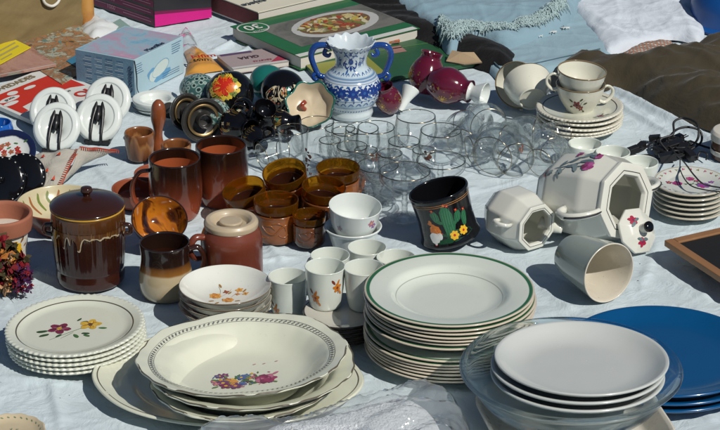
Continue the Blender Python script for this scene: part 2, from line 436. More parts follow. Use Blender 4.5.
# cloth and film laid on the ground: an outline on the sheet, raised into folds
def inside(x, y, poly):
    c = False; n = len(poly)
    for i in range(n):
        (x0, y0), (x1, y1) = poly[i], poly[i-1]
        if (y0 > y) != (y1 > y) and x < (x1-x0)*(y-y0)/(y1-y0)+x0: c = not c
    return c
def edge_near(x, y, poly):
    best = (1e9, x, y)
    for i in range(len(poly)):
        (x0, y0), (x1, y1) = poly[i-1], poly[i]; dx, dy = x1-x0, y1-y0; L = dx*dx+dy*dy
        t_ = max(0, min(1, ((x-x0)*dx+(y-y0)*dy)/L)) if L else 0; qx, qy = x0+dx*t_, y0+dy*t_; d = math.hypot(x-qx, y-qy)
        if d < best[0]: best = (d, qx, qy)
    return best
def heap(name, poly_px, H, mats, edge=3.0, fold=1.0, fscale=.12, fdir=0.0, stretch=3.0, base=0.0, res=.8, seed=0, parent=None, px=True, extra=None, rough=.25, mix=None, smoothpoly=True, baseedge=0.0):
    poly = [(G(a, b, base).x*100, G(a, b, base).y*100) for a, b in poly_px] if px else poly_px
    if smoothpoly:
        sp = smoothpath([(a, b, 0) for a, b in poly+[poly[0]]], 4); poly = [(v.x, v.y) for v in sp[:-1]]
    xs = [p[0] for p in poly]; ys = [p[1] for p in poly]; x0, y0 = min(xs)-res, min(ys)-res
    nx, ny = int((max(xs)-x0)/res)+2, int((max(ys)-y0)/res)+2
    cx, cy = sum(xs)/len(xs), sum(ys)/len(ys); cf, sf = math.cos(fdir), math.sin(fdir)
    ins = {(i, j): inside(x0+i*res, y0+j*res, poly) for i in range(nx) for j in range(ny)}
    vid = {}; vs = []; fs = []
    def vert(i, j):
        if (i, j) in vid: return vid[(i, j)]
        x, y = x0+i*res, y0+j*res; d, qx, qy = edge_near(x, y, poly)
        if not ins[(i, j)]: x, y, d = qx, qy, 0
        u = (x*cf+y*sf)/stretch; v = (-x*sf+y*cf)
        n1 = noise.noise(Vector((u*fscale+seed*7.1, v*fscale+noise.noise(Vector((x*.05, y*.05, seed)))*1.2, seed)))
        n2 = 1-abs(noise.noise(Vector((u*fscale*2.1+3, v*fscale*2.1, seed+5))))*2.2
        n3 = noise.noise(Vector((x*fscale*6, y*fscale*6, seed+9)))
        m_ = 1-math.exp(-d/edge)
        z = base + baseedge + H*m_*(1+.35*n1) + m_*fold*(.7*n1+.6*n2+rough*n3)
        if extra: z += extra(x, y, d)
        z = max(z, base+.05*m_)
        vid[(i, j)] = len(vs); vs.append((x-cx, y-cy, z)); return vid[(i, j)]
    for i in range(nx-1):
        for j in range(ny-1):
            if sum(ins[(i+a, j+b)] for a in (0, 1) for b in (0, 1)) >= 1:
                fs.append((vert(i, j), vert(i+1, j), vert(i+1, j+1), vert(i, j+1)))
    o = link(name, mesh(name, vs, fs, True), mats, parent, loc=(cx*.01, cy*.01, 0) if not parent else None)
    o['_c'] = 0; del o['_c']
    return o, (cx, cy)

from mathutils import Quaternion
def aim(d, spin=0.0): return (Vector(d).normalized().to_track_quat('Z', 'Y') @ Quaternion((0, 0, 1), spin)).to_euler()
def azd(az, z=0.0):
    """direction az degrees to the right of straight towards the viewer"""
    return Vector((math.sin(R_(az)), -math.cos(R_(az)), z)).normalized()

# ================================================================== the ground and the sheet
m_ground = matte('gravelly_asphalt', (.055, .052, .048), .9, .3, 12, 220, .8, .004)
vs = [(-3000, -3000, -1.6), (3000, -3000, -1.6), (3000, 3000, -1.6), (-3000, 3000, -1.6)]
tag(link('ground', mesh('ground', vs, [(0, 1, 2, 3)], False), m_ground), kind='structure')

m_sheet = fabric('white_cotton_sheet', (.515, .595, .635), .88, 1100, .25, .06, 18, .42, 5)
def seg_d(x, y, a, b):
    dx, dy = b[0]-a[0], b[1]-a[1]; L = dx*dx+dy*dy; t_ = max(0, min(1, ((x-a[0])*dx+(y-a[1])*dy)/L))
    return math.hypot(x-a[0]-dx*t_, y-a[1]-dy*t_), t_
def g2(px, py): p = G(px, py); return (p.x*100, p.y*100)
RIDGES = [(g2(*a), g2(*b), h, w_) for a, b, h, w_ in [
    ((600, 82), (735, 152), 1.1, .9), ((596, 92), (715, 158), .7, .6), ((215, 30), (300, 75), .5, .8), ((205, 60), (262, 45), .5, .7), ((212, 50), (240, 38), .6, .8),
    ((95, 165), (130, 200), .4, .8), ((640, 270), (715, 300), .45, .8), ((560, 250), (600, 300), .35, .7), ((540, 285), (575, 310), .4, .8),
    ((240, 262), (300, 255), .35, .6), ((265, 240), (285, 262), .4, .7), ((430, 200), (480, 185), .3, .7), ((660, 235), (640, 290), .35, .9), ((450, 395), (470, 430), .5, 1.0),
    ((0, 375), (95, 385), .35, .9), ((50, 380), (62, 430), .35, .7), ((495, 210), (510, 190), .35, .8), ((672, 385), (720, 425), .45, 1.1), ((690, 60), (640, 52), .5, .8), ((620, 105), (655, 118), .5, .5)]]
def sheet_z(x, y):
    z = -.35+.28*noise.noise(Vector((x*.07, y*.07, 1)))+.16*noise.noise(Vector((x*.19+3, y*.13, 4)))
    z += .14*(1-min(1, abs(noise.noise(Vector((x*.10+y*.05, y*.05-x*.02, 8))))*7))+.10*(1-min(1, abs(noise.noise(Vector((x*.06-y*.09, y*.03, 18))))*8))
    z += .10*max(0, 1-abs(noise.noise(Vector((x*.05+1, y*.11-x*.03, 28))))*16)+.08*max(0, 1-abs(noise.noise(Vector((x*.13-y*.04, y*.05+5, 38))))*14)-.06*max(0, 1-abs(noise.noise(Vector((x*.09+y*.10, y*.02, 48))))*13)
    z = min(z, -.02)
    for a, b, h, w_ in RIDGES:
        if min(a[0], b[0])-4 < x < max(a[0], b[0])+4 and min(a[1], b[1])-4 < y < max(a[1], b[1])+4:
            d, t_ = seg_d(x, y, a, b); z += h*math.exp(-(d/w_)**2)*min(1, t_*6+.1, (1-t_)*6+.1)
    return z
NX, NY = 640, 752
X0, X1, Y0, Y1 = -98, 98, -96, 130
vs = []; fs = []
for j in range(NY+1):
    for i in range(NX+1):
        x = X0+(X1-X0)*i/NX; y = Y0+(Y1-Y0)*j/NY; vs.append((x, y, sheet_z(x, y)))
for j in range(NY):
    for i in range(NX): a = j*(NX+1)+i; fs.append((a, a+1, a+NX+2, a+NX+1))
tag(link('bed_sheet', mesh('bed_sheet', vs, fs), m_sheet), 'pale wrinkled cotton sheet spread on the ground under all the crockery', 'sheet')

# ================================================================== plates and bowls in stacks
def plate_prof(R, h, t=.38, foot=.55, well=.68, wh=.62):
    return [(0, .35), (foot*R, .35), (foot*R+.1, 0), (foot*R+.4, 0), (foot*R+.5, .4), (well*R+.1, h*wh-.15, .4), (R-.15, h-t), (R, h-t*.4), (R-.12, h),
            (well*R, h*wh+.2, .5), (well*R-1.0, t+.42, .6), (0, t+.38)]
def dot_rim(R, n, amp, r_from):
    def wf(th, r, z):
        k = max(0, (r-r_from)/(R-r_from)); e = 1+amp*k*math.cos(n*th)
        return r*e*math.cos(th), r*e*math.sin(th), z+k*amp*R*.35*math.cos(n*th)
    return wf
def stack(protos, base, rot, sp, jitter=.0):
    """protos: list bottom to top of (root, label)"""
    Rm = Euler(rot).to_matrix(); used = set()
    for i, (root, label, group) in enumerate(protos):
        off = Rm @ Vector((random.uniform(-jitter, jitter), random.uniform(-jitter, jitter), sp*i))*.01
        rz = (rot[0], rot[1], rot[2]+random.uniform(-.3, .3)*(1 if root.get('spin') else 0))
        if id(root.data) if root.data else root.name in used: pass
        if root.name not in used and root.location.length < 1e-6 and root.get('fresh'):
            o = root; used.add(root.name); o.location = base+off; o.rotation_euler = rot; o['label'] = label; o['group'] = group
            del o['fresh']
        else: o = dup(root, base+off, rot, label, group)
def fresh(o): o['fresh'] = 1; return o

# --- tall stack of green-rimmed soup plates
m_green = banded('green_rim_glaze', [(0, (.61, .65, .58)), (7.35, (.61, .65, .58)), (7.4, (.22, .24, .20)), (7.5, (.61, .65, .58)), (11.0, (.61, .65, .58)), (11.08, (.02, .11, .04)), (11.48, (.03, .13, .05)), (11.62, (.58, .51, .41)), (11.9, (.54, .46, .36))], 'r', 0, 12, 0, 30, .15, coat=.5)
R = 11.85
soup = [(0, .35), (6.2, .35), (6.3, 0), (6.7, 0), (6.9, .4), (8.0, 1.5, .8), (8.6, 1.9), (R-.2, 2.35), (R, 2.5), (R-.12, 2.68), (8.3, 2.25, .5), (7.4, 1.3, .8), (6.0, .78, .8), (0, .75)]
top = at(450, 288, 10.2); rt = (R_(0), R_(0), 0)
p0 = fresh(lathe('soup_plate', soup, m_green, seg=96)); tag(p0, 'x', 'plate')
flatp = [(0, .35), (6.6, .35), (6.7, 0), (7.1, 0), (7.3, .4), (8.4, .9, .6), (R-.2, 1.5), (R, 1.65), (R-.12, 1.85), (8.3, 1.35, .5), (7.3, .8, .5), (0, .75)]
p1 = fresh(lathe('dinner_plate', flatp, m_green, seg=96)); tag(p1, 'x', 'plate')
grp = 'green-rimmed plates in the tall stack'
for i in range(14):
    hi = i >= 7
    z = i*.50 if not hi else 3.5+.62+(i-7)*.56
    lab = ('%s plate from the top of the tall green-rimmed stack' % ORD[13-i]) if i < 13 else 'deep cream plate with green rim, topmost of the tall stack'
    if i == 7: lab = 'lowest of the seven deep plates in the tall green-rimmed stack, above the shadow gap'
    jx, jy = random.uniform(-.22, .22), random.uniform(-.2, .2)
    src = p0 if hi else p1; L = top+Vector((jx, jy, z))*.01
    if 'fresh' in src: del src['fresh']; src.location = L; src['label'] = lab; src['group'] = grp
    else: dup(src, L, rt, lab, grp)

# --- left stack with beaded rim and pansies
R = 9.7
m_bead = banded('beaded_plate_glaze', [(0, (.63, .645, .54)), (8.05, (.63, .645, .54)), (8.1, (.06, .045, .03)), (8.22, (.06, .045, .03)), (8.3, (.63, .645, .54)), (9.9, (.62, .64, .55))], 'r', 0, 10, 0, 30, .17, coat=.4)
pp = [(0, .3), (5.4, .3), (5.5, 0), (5.8, 0), (5.9, .35), (7.2, .6, .5), (R-.2, 1.05), (R, 1.2), (R-.1, 1.45), (R-.5, 1.45), (8.2, 1.15, .4), (7.2, .75, .6), (0, .65)]
warp = dot_rim(R, 64, .013, 8.9)
plain = fresh(lathe('plate', pp, m_bead, seg=320, warp=warp)); tag(plain, 'x', 'plate')
tp = thing('plate', 'x', 'plate')
bd = link('body', plain.data.copy(), [], tp)
pf0 = plate_surf(pp); P = Paint(lambda u, v, e: pf0(u*1.25+.3, v*1.25, e)); gr, dg = ink((.06, .14, .05)), ink((.03, .07, .03))
bu, bu2, ye, ye2, bl = paint((.18, .02, .05)), paint((.30, .07, .12)), paint((.60, .38, .05)), paint((.40, .16, .01)), ink((.05, .03, .03))
for u, v, r, a, b, c in ((-1.7, .2, 1.3, bu, bu2, ye), (1.7, .9, 1.25, ye, ye, bl)):
    P.flower(u-.3, v, r, a, c, 5)
    for k in range(4): P.stroke([(u, v), (u+math.cos(k*1.6)*r*.8, v+math.sin(k*1.6)*r*.7)], .09, ye2 if a is ye else bl, 2)
for (u0_, v0_, m1_, m2_) in ((-2.0, .2, paint((.40, .16, .22)), bl), (1.4, .9, paint((.72, .56, .18)), ye2)):
    for k in range(9): a_ = k*.7; P.stroke([(u0_+math.cos(a_)*.25, v0_+math.sin(a_)*.25), (u0_+math.cos(a_)*random.uniform(.7, 1.1), v0_+math.sin(a_)*random.uniform(.6, .95))], .12, (m1_, m2_)[k % 2], 2)
for u, v, L, q in ((-3.2, -.4, 1.3, 3.3), (-3.0, -1.2, 1.2, 3.6), (-.2, -1.4, 1.1, -1), (.6, -1.2, 1.0, -.2), (.9, -1.6, .9, -.6), (2.4, .0, 1.0, -.2), (-.2, 1.9, .8, 1), (.3, 1.6, .8, .2), (-1.6, -1.2, 1.0, -2.2)):
    P.leaf(u, v, L, q, gr if random.random() < .5 else dg)
P.stroke([(-2.8, -2.6), (-1.2, -1.2), (.6, .2), (1.8, .6)], .08, gr); P.stroke([(-1.6, -2.3), (-.8, -1.4), (-.3, -.8)], .07, gr)
P.build('floral_motif', tp)
rot = (R_(0), R_(-2.6), 0); Rm = Euler(rot).to_matrix()
base = G(75, 324, 4.3) - Rm @ Vector((0, 0, 1.45+4*.68))*.01 
grp = 'cream plates with beaded rims at the left'
for i in range(5):
    L = base + Rm @ Vector((random.uniform(-.1, .1), random.uniform(-.1, .1), i*.68))*.01
    if i == 4: tp.location = L; tp.rotation_euler = rot; tp['label'] = 'cream plate painted with a burgundy and a yellow pansy, on top of the beaded stack'; tp['group'] = grp
    else:
        lab = '%s plate from the top in the beaded-rim stack at the left' % ORD[4-i]
        if 'fresh' in plain: del plain['fresh']; plain.location = L; plain.rotation_euler = rot; plain['label'] = lab; plain['group'] = grp
        else: dup(plain, L, rot, lab, grp)

# --- big scalloped serving bowls in front
R = 14.05
def ornate(R, oval, amp=.012):
    def wf(th, r, z):
        k = max(0, (r-.62*R)/(.38*R)); e = 1+k*amp*(math.cos(8*th)+.45*math.cos(24*th+.4))
        return r*e*math.cos(th), r*e*math.sin(th)*oval, z+k*.12*math.cos(8*th)
    return wf
m_orn = banded('ivory_serving_glaze', [(0, (.66, .66, .56)), (14.6, (.66, .65, .55)), (14.75, (.16, .13, .09)), (15.6, (.30, .24, .14))], 'r', 0, 15.8, 0, 30, .16, coat=.5)
m_orn = glaze('ivory_serving_glaze2', (.63, .64, .52), .16, .06, .5, .12, .08)
bp = [(0, .5), (7.2, .5), (7.4, 0), (7.8, 0), (8.2, .6), (10.9, 2.9, 2.0), (R-.4, 4.35), (R, 4.6), (R-.12, 4.85), (11.5, 4.15, .6), (10.8, 3.6, 1.0), (8.4, 1.3, 2.0), (0, .95)]
wf = ornate(R, .89)
def bowl_top(name, motif):
    t = thing(name, 'x', 'serving bowl'); lathe('body', bp, m_orn, t, 192, warp=wf)
    f0 = plate_surf(bp)
    def surf(u, v, e):                      # polar for bands: u, v flat
        v2 = v/.90; r = math.hypot(u, v2); th = math.atan2(v2, u); k = max(0, (r-.62*R)/(.38*R))
        return (u, v, f0(u, v2, e)[2]+k*.12*math.cos(8*th)+.05)
    P = Paint(surf); line = ink((.10, .085, .06)); grey = ink((.16, .17, .16)); n = 160
    def ring(r, wd, mm, sc=False):
        pts = []
        for i in range(n*2+1):
            th = PI*i/n; e = 1+(max(0, (r-.62*R)/(.38*R))*.012*(math.cos(8*th)+.45*math.cos(24*th+.4)) if sc else 0)
            pts.append((r*e*math.cos(th), r*e*.90*math.sin(th)))
        P.stroke(pts, wd, mm, 1, True)
    ring(R-.14, .16, line, True)
    if motif:
        ring(12.45, .06, grey); ring(11.75, .05, grey)
        for i in range(112):
            th = 2*PI*i/112; r0, r1 = 12.3, 11.9; a = .028
            P.stroke([(r0*math.cos(th), r0*.9*math.sin(th)), (r1*math.cos(th+a), r1*.9*math.sin(th+a))], .22, grey, 1, True)
        return t, P
    P.build('rim_line', t); return t, None
tb, P = bowl_top('serving_bowl', True)
pk, pk2, pk3 = paint((.30, .04, .10)), paint((.45, .15, .22)), paint((.19, .03, .07))
orr, blu, vio, lg = paint((.60, .28, .06)), ink((.08, .12, .28)), ink((.15, .05, .12)), ink((.14, .20, .09))
bf0 = P.f; P.f = lambda u, v, e: bf0(u*.95+.1, v*.95+.2, e); ox, oy = -.2, -1.6
P.rose(3.1+ox, .1+oy, 1.55, pk, pk2, pk3); P.leaf(4.2+ox, 1.2+oy, 1.2, .6, pk2)
P.rose(-1.9+ox, .3+oy, 1.2, orr, ye, ye2); P.flower(-2.9+ox, 0+oy, 1.0, vio, ye, 6); P.flower(-1.3+ox, -1.2+oy, 1.0, vio, orr, 6)
P.flower(-2.6+ox, -1.0+oy, .9, pk3, ye, 5); P.flower(-.2+ox, 1.4+oy, .8, blu, ye, 6); P.flower(-.2+ox, -.6+oy, .6, blu, PORC, 5); P.flower(.6+ox, 1.9+oy, .5, blu, lg, 5)
P.flower(-3.2+ox, 2.2+oy, .7, vio, ye, 5); P.flower(-2.4+ox, 2.4+oy, .6, vio, pk2, 5); P.flower(-3.9+ox, -.2+oy, .5, pk2, ye, 5); P.flower(-4.1+ox, .6+oy, .5, pk2, ye, 5)
for u, v, L, q in ((-3.4, .6, 1.2, 2.6), (-.4, .2, 1.3, .2), (.2, .8, 1.3, .7), (-3.6, -1.0, 1.1, 3.6), (.4, .1, 1.0, -.3), (1.0, -.4, 1.0, -.5), (-2.2, 1.4, .9, 1.9), (-.6, 1.6, .8, 1.2), (-1.0, .9, .9, 1.4), (4.0, -.9, .8, -.5), (2.0, 1.0, .8, 1.8)):
    P.leaf(u+ox, v+oy, L, q, lg if random.random() < .6 else gr)
P.sprig(1.0+ox, .6+oy, 1.8, .3, lg, lg, 4); P.sprig(-3.0+ox, 1.2+oy, 1.4, 2.1, lg, lg, 4)
for u, v in ((1.8, 4.8), (3.2, 4.7), (5.0, 5.0)): P.leaf(u+ox, v+oy, .5, .2, paint((.45, .25, .28)))
for k in range(26): P.leaf(random.uniform(-4.2, 4.4)+ox, random.uniform(-1.8, 2.2)+oy, random.uniform(.4, .8), random.random()*6, random.choice((lg, lg, gr, blu, vio, pk2)))
for k in range(14): P.flower(random.uniform(-4, 1.5)+ox, random.uniform(-1.2, 2.3)+oy, random.uniform(.25, .45), random.choice((orr, pk2, blu, vio, ye)), ye2, 5)
P.build('floral_motif', tb)
pb, _ = bowl_top('serving_bowl', False)
base = at(243, 352, 7.9)
grp = 'scalloped ivory serving bowls'
tb.location = base+Vector((0, 0, .0300)); tb.rotation_euler = (R_(-1), R_(-1.5), .15); tb['label'] = 'large scalloped ivory bowl with a rose bouquet inside, top of the front stack'; tb['group'] = grp
pb.location = base+Vector((.012, -.009, .0175)); pb.rotation_euler = (0, R_(1), .5); pb['label'] = 'scalloped ivory bowl right under the one with the rose bouquet'; pb['group'] = grp
dup(pb, base+Vector((.006, -.004, .0055)), (0, R_(-.6), 1.1), 'lowest scalloped ivory bowl of the front stack, lying on the oval platter', grp)
# platter below
pl = [(0, .25), (9.5, .25), (9.7, 0), (10.1, 0), (10.3, .3), (13.5, .9, .8), (18.2, 1.9), (18.4, 2.05), (18.2, 2.3), (13.2, 1.35, .8), (12, .75, .8), (0, .55)]
t = thing('oval_platter', 'oval cream platter with a thin dark line, lying under the scalloped bowls', 'platter', at(226, 377, 2.3)+Vector((.002, .005, 0)), (0, 0, -.10))
pw = lambda th, r, z: (r*math.cos(th)*(1+.012*math.cos(6*th)), r*math.sin(th)*.76, z)
lathe('body', pl, m_orn, t, 128, warp=pw)
f0 = plate_surf(pl); P = Paint(lambda u, v, e: (u, v, f0(u, v/.76, e)[2]))
P.stroke([(17.6*math.cos(a*PI/80)*(1+.012*math.cos(6*a*PI/80)), 17.6*.76*math.sin(a*PI/80)) for a in range(161)], .14, ink((.09, .08, .06)), 1, True)
P.build('rim_line', t)

# --- stack of small bowls with orange roses
R = 6.7
sb = [(0, .4), (3.0, .4), (3.1, 0), (3.4, 0), (3.6, .5), (5.5, 1.5, 1.2), (R-.15, 2.8), (R-.02, 3.0), (R-.2, 3.05), (5.2, 1.75, 1.2), (3.4, .9, 1.2), (0, .75)]
wf = lambda th, r, z: (r*math.cos(th), r*math.sin(th), z)
m_sb = banded('dessert_bowl_glaze', [(0, (.66, .67, .61)), (6.5, (.66, .67, .61)), (6.58, (.14, .10, .06)), (6.8, (.2, .15, .08))], 'r', 0, 7, 0, 30, .15, coat=.5)
b0 = fresh(lathe('dessert_bowl', sb, m_sb, seg=72)); tag(b0, 'x', 'bowl')
tt = thing('dessert_bowl', 'x', 'bowl'); link('body', b0.data.copy(), [], tt)
P = Paint(plate_surf(sb)); o1, o2, o3 = paint((.62, .30, .06)), paint((.45, .15, .03)), paint((.30, .07, .03))
P.lift = 0; sb0 = P.f; P.f = lambda u, v, e, f=sb0: f(u*1.05+.1, v*1.05+1.0, e); P.rose(-1.5, -.4, .85, o1, o1, o2); P.rose(.3, -1.6, .75, o1, o1, o2); P.flower(1.7, 1.2, .55, o1, o2, 5); P.flower(2.6, .1, .45, o1, o3, 4); P.flower(1.5, .1, .35, o2, o1, 4); P.flower(-.1, .8, .45, o3, o1, 4)
for u, v, q in ((-1.6, -1.9, 3.5), (-.9, -2.3, 4), (-.5, -1.2, 5), (.2, .2, 1), (1.2, -2.0, .2), (2.2, .6, 1), (-.8, 1.9, 2)): P.leaf(u, v, .8, q, o3 if random.random() < .6 else ink((.28, .16, .05)))
P.stroke([(-.6, -.4), (.2, .6), (.6, 1.6)], .05, o3); P.stroke([(.6, -.9), (1.2, .1), (2.4, .2)], .05, o3); P.stroke([(-.9, 0), (-.9, 1.2), (-1.2, 2.2)], .05, ink((.25, .2, .12)))
P.build('floral_motif', tt)
base = at(225, 284, 6.1); grp = 'dessert bowls with orange roses'
for i in range(4):
    L = base+Vector((random.uniform(-.1, .1), random.uniform(-.1, .1), i*1.02))*.01
    if i == 3: tt.location = L; tt['label'] = 'white bowl with small orange roses inside, on top of its stack'; tt['group'] = grp
    else:
        lab = ('bottom', 'third', 'second')[i]+' bowl of the stack topped by orange roses'
        if 'fresh' in b0: del b0['fresh']; b0.location = L; b0['label'] = lab; b0['group'] = grp
        else: dup(b0, L, (0, 0, 0), lab, grp)

# --- square dish, glass bowl and three plain plates
cpx = at(571, 367, 9.9)
t = thing('square_dish', 'white square serving dish standing under the glass bowl', 'dish', cpx+Vector((.006, -.012, 0)), (0, 0, R_(12)))
def sq(th, r, z):
    p_ = 5.0; c, s = math.cos(th), math.sin(th); k = r/((abs(c)**p_+abs(s)**p_)**(1/p_)); return k*c, k*s*.9, z
lathe('body', [(0, 0), (9.4, 0, .5), (11.6, 3.1, .5), (11.9, 3.3), (11.6, 3.5), (11.2, 3.2), (9.2, .6, .6), (0, .5)], WARMW, t, 96, warp=sq)
R = 15.0
gb = [(0, .0), (8.4, 0, .8), (11.4, 1.7, 2.0), (13.4, 5.0, .5), (14.2, 5.7), (14.55, 6.1), (14.3, 6.5), (13.7, 6.3, .3), (12.9, 5.0, .6), (11.0, 2.2, 2.0), (7.4, .7, .8), (0, .7)]
tag(lathe('glass_bowl', gb, GBOWL, seg=112, loc=cpx+Vector((0, 0, .0360))), 'thick clear bluish glass bowl holding three plain off-white plates', 'glass bowl')
m_pw = glaze('plain_offwhite_plate', (.50, .52, .50), .20, .05, .3, .08, .05)
R = 11.35
cp = [(0, .3), (6.4, .3), (6.5, 0), (6.9, 0), (7.1, .35), (9.0, .9, 1.6), (R-.15, 2.1), (R, 2.3), (R-.12, 2.5), (R-.5, 2.45), (9.3, 1.3, 1.6), (7.4, .72, 1.2), (0, .68)]
t0 = fresh(lathe('plate', cp, m_pw, seg=112)); tag(t0, 'x', 'plate'); grp = 'plain plates in the glass bowl'
pc = at(581.5, 357, 11.2)
for i, lab in enumerate(('lowest of the three plain plates in the glass bowl', 'middle one of the three plain plates in the glass bowl', 'plain off-white coupe plate lying uppermost in the glass bowl')):
    L = pc+Vector(((-.5, -.45, 0)[i], (-.6, -.3, 0)[i], 6.75+i*1.0))*.01; rot = (R_(-2.2), R_(.5), 0)
    if i == 0: del t0['fresh']; t0.location = L; t0.rotation_euler = rot; t0['label'] = lab; t0['group'] = grp
    else: dup(t0, L, rot, lab, grp)

# --- blue plates
R = 13.6
cb = [(0, .3), (8.4, .3), (8.5, 0), (8.9, 0), (9.1, .35), (11, .7, 1.0), (R-.2, 1.6), (R, 1.8), (R-.12, 2.05), (R-.6, 1.98), (10.8, 1.1, 1.6), (9.4, .78, 1.0), (0, .72)]
b0 = lathe('plate', cb, BLUEP, seg=112); tag(b0, 'deep blue plate lying lowest of the blue three', 'plate', 'deep blue plates'); base = at(664, 349, 4.3)
b0.location = base; dup(b0, base+Vector((.001, -.001, .0112)), (0, 0, 0), 'deep blue plate between the upper and the lower blue one'); dup(b0, base+Vector((-.001, .001, .0224)), (0, 0, 0), 'deep blue plate on top of the blue stack beside the glass bowl')

# --- saucers with beaded edge, two cups on them
R = 7.45
sp = [(0, .3), (3.6, .3), (3.7, 0), (4.0, 0), (4.1, .35), (5.4, .7, .5), (R-.15, 1.1), (R, 1.25), (R-.1, 1.5), (R-.45, 1.5), (5.5, 1.05, .5), (4.0, .8), (0, .65)]
m_sau = banded('saucer_glaze', [(0, (.57, .575, .48)), (6.2, (.57, .575, .48)), (6.25, (.07, .05, .03)), (6.38, (.07, .05, .03)), (6.45, (.62, .60, .50)), (7.6, (.63, .60, .50))], 'r', 0, 7.7, 0, 30, .18, coat=.4)
s0 = lathe('saucer', sp, m_sau, seg=240, warp=dot_rim(R, 60, .012, 6.7)); grp = 'beaded saucers at the back'; tag(s0, 'lowest beaded saucer of the stack carrying two teacups', 'saucer', grp)
base = at(580, 103, 4.8); SAU = base
s0.location = base; s0.rotation_euler = (0, R_(-2), 0)
for i in range(1, 4): dup(s0, base+Vector((random.uniform(-.1, .1), random.uniform(-.1, .1), i*.74))*.01, (0, R_(-2+i*.4), i), '%s saucer from the top of the stack carrying two teacups' % ORD[4-i])
ts = thing('saucer', 'beaded saucer with a small dark red flower, right under the lower teacup', 'saucer', base+Vector((0, 0, .0296)), (0, R_(-1), 0), grp)
link('body', s0.data.copy(), [], ts); P = Paint(plate_surf(sp)); mr_, mg_ = paint((.17, .01, .02)), ink((.06, .07, .03))
P.flower(3.2, -4.1, .7, mr_, ink((.05, .02, .02)), 5); P.leaf(3.9, -3.9, .9, .3, mg_); P.leaf(2.6, -4.5, .8, 3.3, mg_); P.leaf(3.5, -3.4, .7, 1.2, mg_); P.build('floral_motif', ts)
cupp = [(0, .3), (2.0, .3), (2.1, 0), (2.35, 0), (2.45, .4), (3.7, 2.4, 1.6), (4.2, 4.6), (4.25, 4.85), (4.1, 4.9), (3.5, 2.6, 1.6), (2.0, .8, 1.0), (0, .6)]
m_cup = banded('teacup_glaze', [(0, (.64, .63, .53)), (4.62, (.64, .63, .53)), (4.68, (.10, .07, .04)), (4.9, (.25, .18, .09))], 'z', 0, 5, 0, 30, .16, coat=.5)
HAND = [(3.6, 0, 1.4), (4.6, 0, 1.1), (5.7, 0, 2.0), (5.9, 0, 3.2), (5.0, 0, 4.0), (4.0, 0, 3.7)]
def teacup(label, loc, rot, motif, ang):
    t = thing('teacup', label, 'teacup', loc, rot, 'cream teacups'); lathe('body', cupp, m_cup, t, 72)
    c, s = math.cos(ang), math.sin(ang)
    tube('handle', [(x*c, x*s, z) for x, _, z in HAND], .32, m_cup, t, flat=.7)
    if motif:
        P = Paint(wall_surf(cupp)); P.flower(-1.0, 2.2, .8, mr_, ink((.05, .02, .02)), 5); P.flower(-.2, 1.5, .6, mr_, ye2, 5)
        for u, v, q in ((-1.8, 2.7, 2.5), (-.4, 3.0, .8), (.3, 2.4, .4), (-1.9, 1.8, 3.5), (.2, 1.0, -.5)): P.leaf(u, v, .8, q, mg_)
        P.stroke([(-.2, 1.5), (-.1, 2.6), (.6, 3.3)], .06, mg_); P.build('floral_motif', t)
    return t
teacup('cream teacup with dark red flowers, standing on the saucer stack', base+Vector((-.001, -.001, .036)), (0, R_(1), 0), True, R_(15))
teacup('plain cream teacup nested crookedly in the flowered teacup', base+Vector((-.003, 0, .0615)), (R_(3), R_(5), 0), False, R_(188))
# cup on its side and a saucer leaning beside it
c0 = G(517, 85, 4.4); d = azd(-25, .15); teacup('cream teacup tipped on its side, its mouth facing the burgundy jugs', c0-d*.05, aim(d, R_(-60)), False, R_(-20))
d = azd(8, -.30); teacup('cream teacup on its side showing its round foot, beside the saucer stack', G(531, 95, 4.2)+d*.012, aim(-d, R_(120)), False, R_(75))

# --- right stack with purple flowers
R = 5.9
rp = [(0, .3), (3.0, .3), (3.1, 0), (3.4, 0), (3.5, .35), (4.4, .6, .5), (R-.15, .95), (R, 1.1), (R-.1, 1.3), (4.4, .95, .5), (3.6, .68), (0, .62)]
m_rp = banded('small_plate_glaze', [(0, (.61, .63, .57)), (5.5, (.61, .63, .57)), (5.55, (.30, .20, .09)), (5.7, (.61, .63, .57)), (6, (.40, .25, .10))], 'r', 0, 6, 0, 30, .16, coat=.5)
r0 = lathe('small_plate', rp, m_rp, seg=72); grp = 'small plates with purple flowers'; base = at(691, 179, 5.6); tag(r0, 'lowest small plate of the stack at the right edge', 'plate', grp); r0.location = base
for i in range(1, 5): dup(r0, base+Vector((random.uniform(-.15, .15), random.uniform(-.1, .1), i*.82))*.01, (0, 0, i), '%s small plate from the top, in the stack at the right edge' % ORD[5-i])
tr = thing('small_plate', 'small plate with magenta and violet flowers, topmost at the right edge', 'plate', base+Vector((0, 0, .041)), (0, 0, 0), grp); link('body', r0.data.copy(), [], tr)
P = Paint(plate_surf(rp)); mg, vi = paint((.42, .02, .20)), paint((.22, .07, .30))
P.rose(-2.1, .2, .85, mg, mg, pk3); P.rose(1.9, -.6, 1.1, vi, vi, mg); P.rose(.2, 2.0, .7, pk, pk2, mg); P.flower(-3.4, .4, .5, pk, ye, 5); P.flower(3.3, .6, .5, vi, ye, 5); P.flower(1.0, 1.2, .4, mg, ye, 5)
for k in range(26):
    th = 2*PI*k/26; P.flower(4.9*math.cos(th), 4.9*math.sin(th), .26, (pk, mg, lg)[k % 3], orr, 3)
P.sprig(-1.5, 0, 2.6, .1, lg, gr, 5); P.sprig(.5, 1.4, 2, -.8, lg, gr, 4); P.build('floral_motif', tr)
